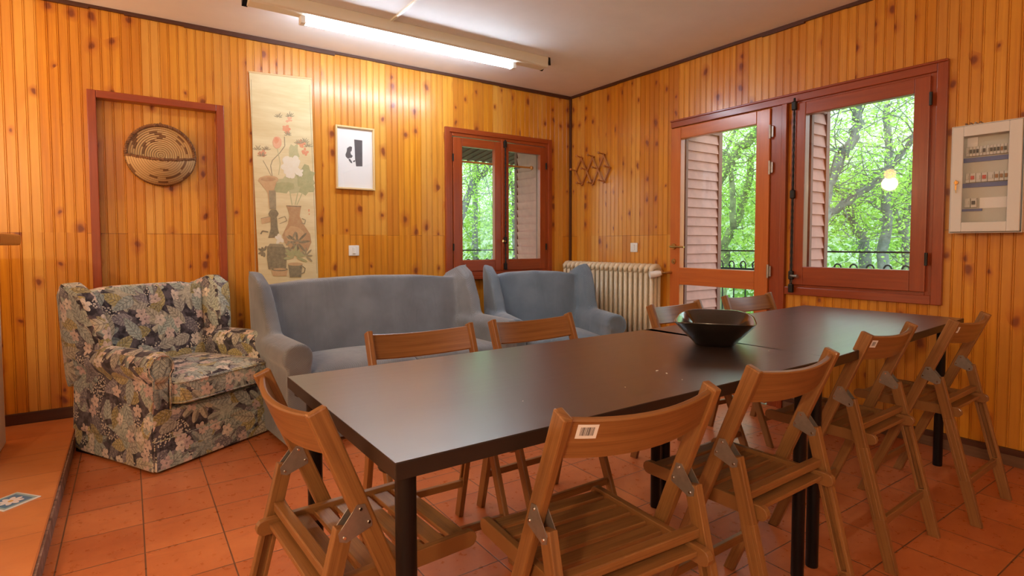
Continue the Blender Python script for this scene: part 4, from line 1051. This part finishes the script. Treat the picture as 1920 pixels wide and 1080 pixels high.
spots = [(-3.212, -2.965, -90+3, 'wooden folding chair at the left end of the table, side on'),
         (-2.748, -3.345, -4, 'wooden folding chair nearest the viewer, barcode sticker on its back'),
         (-2.130, -3.312, 1, 'wooden folding chair second from the left along the near side of the table'),
         (-1.325, -3.222, 2, 'wooden folding chair before the table middle with a small sticker, right of two black legs'),
         (-.700, -3.275, 1.5, 'wooden folding chair at the far right of the near side, closest to the fuse box'),
         (-2.720, -2.462, 178, 'wooden folding chair on the far side of the table in front of the grey sofa'),
         (-2.200, -2.450, 180, 'wooden folding chair on the far side in front of the blue armchair'),
         (-1.255, -2.432, 183, 'wooden folding chair behind the bowl, in front of the radiator end'),
         (-.535, -2.372, 175, 'wooden folding chair on the far side in front of the glazed door')]
chairs = []
for i, (x, y, a, lab) in enumerate(spots):
    c = ch0 if i == 0 else copy_tree(ch0)
    c.location = (x, y, 0); c.rotation_euler = (0, 0, R(a)); c['label'] = lab; chairs.append(c)
sticker(chairs[1], -.172); sticker(chairs[3], -.178, .030, .028); sticker(chairs[4], -.184, .022, .026)

# ------------------------------------------------------------ bowl and crumbs
bw = thing('wooden_bowl', (-1.808, -2.948, .7402), 'black rectangular wooden bowl with flared rim standing on the table', 'bowl', R(35))
mb = MB()
def rrect(a, b, e, n=48): 
    o = []
    for i in range(n):
        t = 2*PI*i/n; c_, s_ = math.cos(t), math.sin(t); o.append((a*math.copysign(abs(c_)**e, c_), b*math.copysign(abs(s_)**e, s_)))
    return o
levels = [(.10, .062, 0), (.110, .070, .004), (.165, .105, .045), (.213, .138, .088), (.216, .140, .094), (.208, .133, .093), (.150, .092, .048), (.105, .064, .014), (.05, .03, .010)]
rings = []
for a, b, z in levels:
    k = len(mb.v); 
    for i, (x, y) in enumerate(rrect(a, b, .52)): mb.v.append(Vector((x, y, z+(.006*math.cos(4*PI*i/48) if z > .08 else 0))))
    rings.append(k)
for A, B in zip(rings[:-1], rings[1:]):
    for j in range(48): mb.f.append([A+j, A+(j+1) % 48, B+(j+1) % 48, B+j]); mb.uv.append([(0, 0)]*4); mb.m.append(0)
for k in (rings[0], rings[-1]): mb.f.append([k+j for j in range(48)]); mb.uv.append([(0, 0)]*48); mb.m.append(0)
o = mb.build('bowl_body', 'bowl_black', bw, smooth='all')
for k, (x, y) in enumerate([(-2.346, -3.141), (-2.350, -3.179), (-2.375, -3.253), (-2.848, -3.174), (-2.559, -3.221), (-1.802, -3.158)]):
    r = [.007, .006, .0025, .0025, .003, .003][k]; mb = MB(); mb.lathe([(0, 0), (r*.4, .0003), (r*.3, .0014), (0, .0018)], 7); 
    for v in mb.v: v.x *= 2.0
    o = mb.build('crumb', 'crumb', None, loc=(x, y, .7401)); o.rotation_euler = (0, 0, k*1.1)
    tag(o, 'tiny pale crumbs and specks scattered on the dark tabletop', 'crumb', 'crumbs on the tabletop')

# ------------------------------------------------------------ upholstered seats
def circ(cx, cz, r, y, n=14): return [(cx+r*math.cos(2*PI*i/n), y, cz+r*math.sin(2*PI*i/n)) for i in range(n)]
def puff(mb, cx, cy, cz, sx, sy, sz, e1=.28, e2=.45, nu=48, nv=20, crown=0):
    rings = []
    sg = lambda v, e: math.copysign(abs(v)**e, v)
    for j in range(nv+1):
        ph = -PI/2+PI*j/nv; k = len(mb.v); cp = max(0, math.cos(ph))
        for i in range(nu):
            th = 2*PI*i/nu; x = sg(math.cos(th), e1)*sg(cp, e2); y = sg(math.sin(th), e1)*sg(cp, e2); z = sg(math.sin(ph), e2)
            mb.v.append(Vector((cx+sx*x, cy+sy*y, cz+sz*z+(crown*(1-x*x)*(1-y*y) if z > 0 else 0))))
        rings.append(k)
    for A, B in zip(rings[:-1], rings[1:]):
        for j in range(nu): mb.f.append([A+j, A+(j+1) % nu, B+(j+1) % nu, B+j]); mb.uv.append([(0, 0)]*4); mb.m.append(0)
    return mb
def remesh(o, vox, it=8, fac=.6):
    m = o.modifiers.new('remesh', 'REMESH'); m.mode = 'VOXEL'; m.voxel_size = vox; m.use_smooth_shade = True
    s = o.modifiers.new('smooth', 'SMOOTH'); s.factor = fac; s.iterations = it
def slip_seat(name, loc, rz, W, ncush, mat, label, cat, hb=.90, wing=.055):
    """stretch-covered wing seat: W overall width, local y forward is negative"""
    root = thing(name, loc, label, cat, rz); h = W/2; mb = MB()
    aw = .145
    mb.box(-h+.03, h-.03, -.36, .34, .02, .30)
    for s in (-1, 1):
        xi, xo = s*(h-aw), s*h; xm = s*(h-.072)
        mb.hull([(xi, -.375, .03), (xo-s*.02, -.375, .03), (xi, .30, .03), (xo-s*.02, .30, .03), (xi, -.375, .50), (xo-s*.02, -.375, .50), (xi, .30, .52), (xo-s*.02, .30, .52)])
        mb.hull(circ(xm, .505, .082, -.395)+circ(xm, .520, .078, .25))
        # wing, flaring outwards to the ear
        ex = s*(h-.02)
        mb.hull([(s*(h-.13), .34, .40), (s*(h-.03), .34, .40), (s*(h-.12), -.02, .50), (s*(h-.04), -.04, .50), (s*(h-.11), .04, .66), (s*(h-.03), .03, .66),
                 (ex-s*.075, .14, hb-.05), (ex-s*.0, .13, hb-.02), (ex-s*.06, .28, hb+.035), (ex+s*.02, .27, hb+.055), (ex-s*.10, .40, hb-.02), (ex-s*.01, .40, hb-.02)])
    mb.hull([(-h+.08, .14, .30), (h-.08, .14, .30), (-h+.08, .38, .05), (h-.08, .38, .05), (-h+.08, .26, hb-.05), (h-.08, .26, hb-.05), (-h+.08, .43, hb-.06), (h-.08, .43, hb-.06), (0, .27, hb-.012), (0, .41, hb-.012), (-h*.5, .27, hb-.022), (h*.5, .27, hb-.022), (-h*.5, .41, hb-.022), (h*.5, .41, hb-.022)])
    for s in (-1, 1):      # stretched folds running from the wing down to the seat
        for k in range(4):
            x = s*(h-.125+.034*k); mb.tube([(x, -.405, .50-.012*k), (x+s*.004, -.385, .40), (x, -.372, .12)], [.006, .013, .010], 8)
    o = mb.build('slipcover', mat, root, smooth='all'); remesh(o, .014, 5)
    cw = (W-2*aw-.01)/ncush
    for k in range(ncush):
        mb = MB(); puff(mb, -h+aw+.005+cw*(k+.5), -.125, .365, cw/2+.004, .275, .072, .22, .42, crown=.028); mb.build('seat_cushion', mat, root, smooth='all')
    return root
slip_seat('sofa', (-2.185, -.735, 0), R(5), 1.60, 2, 'grey_blue_slipcover', 'grey-blue slipcovered two-seat sofa against the wall below the scroll', 'sofa', .900)
slip_seat('armchair', (-.90, -.80, 0), R(-17), .92, 1, 'blue_slipcover', 'blue slipcovered wing armchair in the corner before the radiator', 'armchair', .895)

# flowered armchair ------------------------------------------------------------
fa = thing('armchair', (-3.385, -.565, 0), 'wing armchair in flowered grey and green upholstery beside the raised platform', 'armchair', R(32))
FM = 'flowered_upholstery'; h = .40
mb = MB(); mb.hull([(-.37, -.345, .10), (.37, -.345, .10), (-.34, .36, .10), (.34, .36, .10), (-.37, -.345, .29), (.37, -.345, .29), (-.35, .34, .31), (.35, .34, .31)])
o = mb.build('seat_base', FM, fa, smooth='all'); remesh(o, .016, 3)
# skirt with a pleat at each front corner
mb = MB(); y0, y1, xw = -.362, .352, .388
mb.hexa([(-xw, y0-.012, .012), (xw, y0-.012, .012), (xw, y0+.006, .012), (-xw, y0+.006, .012), (-xw+.01, y0, .155), (xw-.01, y0, .155), (xw-.01, y0+.012, .155), (-xw+.01, y0+.012, .155)])
for s in (-1, 1): mb.hexa([(s*(xw+.008), y0+.006, .012), (s*(xw-.04), y1, .012), (s*(xw-.06), y1, .012), (s*(xw-.012), y0+.006, .012), (s*(xw-.002), y0+.006, .155), (s*(xw-.045), y1, .155), (s*(xw-.06), y1, .155), (s*(xw-.016), y0+.006, .155)])
mb.box(-xw+.045, xw-.045, y1-.01, y1+.004, .012, .155)
mb.build('skirt', FM, fa, bevel=.004)
mb = MB(); mb.box(-.35, .35, -.33, .34, .0, .02); mb.build('base_board', 'black_metal', fa)
mb = MB()
mb.hull([(-.29, .13, .34), (.29, .13, .34), (-.30, .35, .20), (.30, .35, .20), (-.33, .22, .86), (.33, .22, .86), (-.33, .375, .845), (.33, .375, .845), (-.2, .23, .885), (.2, .23, .885), (-.2, .37, .87), (.2, .37, .87)])
o = mb.build('backrest', FM, fa, smooth='all'); remesh(o, .014, 5)
for s in (-1, 1):
    mb = MB()
    mb.hull([(s*.30, .37, .34), (s*.37, .37, .34), (s*.31, .03, .50), (s*.375, .02, .50), (s*.315, .05, .68), (s*.385, .04, .68), (s*.355, .12, .865), (s*.445, .11, .865),
             (s*.365, .22, .920), (s*.46, .22, .915), (s*.33, .37, .86), (s*.40, .375, .85)])
    o = mb.build('wing', FM, fa, smooth='all'); remesh(o, .013, 5)
    mb = MB()
    mb.hull([(s*.285, -.345, .12), (s*.385, -.345, .12), (s*.285, .34, .12), (s*.365, .34, .12), (s*.29, -.345, .52), (s*.375, -.345, .52), (s*.29, .30, .52), (s*.37, .30, .52)])
    mb.hull(circ(s*.350, .515, .076, -.372)+circ(s*.345, .525, .070, .22))
    o = mb.build('arm', FM, fa, smooth='all'); remesh(o, .013, 4)
    mb = MB(); n = 16
    for k in range(2):
        rr = [.060, .046][k]; pts = [(s*.350+rr*math.cos(a), -.378-.002*k, .515+rr*math.sin(a)) for a in [-.35*PI+1.7*PI*i/n for i in range(n+1)]]
        if k == 0: pts = [(s*.350+rr*math.cos(a), -.376, .515+rr*math.sin(a)) for a in [-.25*PI+1.5*PI*i/n for i in range(n+1)]]; pts = [(s*.350+.045, -.366, .30)]+pts+[(s*.350-.045, -.366, .30)]; mb.tube(pts, .005, 8)
    mb.build('arm_piping', FM, fa, smooth='all')
mb = MB(); puff(mb, 0, -.105, .375, .286, .30, .072, .16, .30, nu=64, nv=24, crown=.022); mb.build('seat_cushion', FM, fa, smooth='all')
mb = MB(); sg = lambda v, e: math.copysign(abs(v)**e, v)
for z in (.325, .425):
    mb.tube([(.288*sg(math.cos(t_), .16), -.105+.302*sg(math.sin(t_), .16), z) for t_ in [2*PI*i/96 for i in range(96)]], .0045, 6, closed=True)
mb.build('cushion_piping', FM, fa, smooth='all')
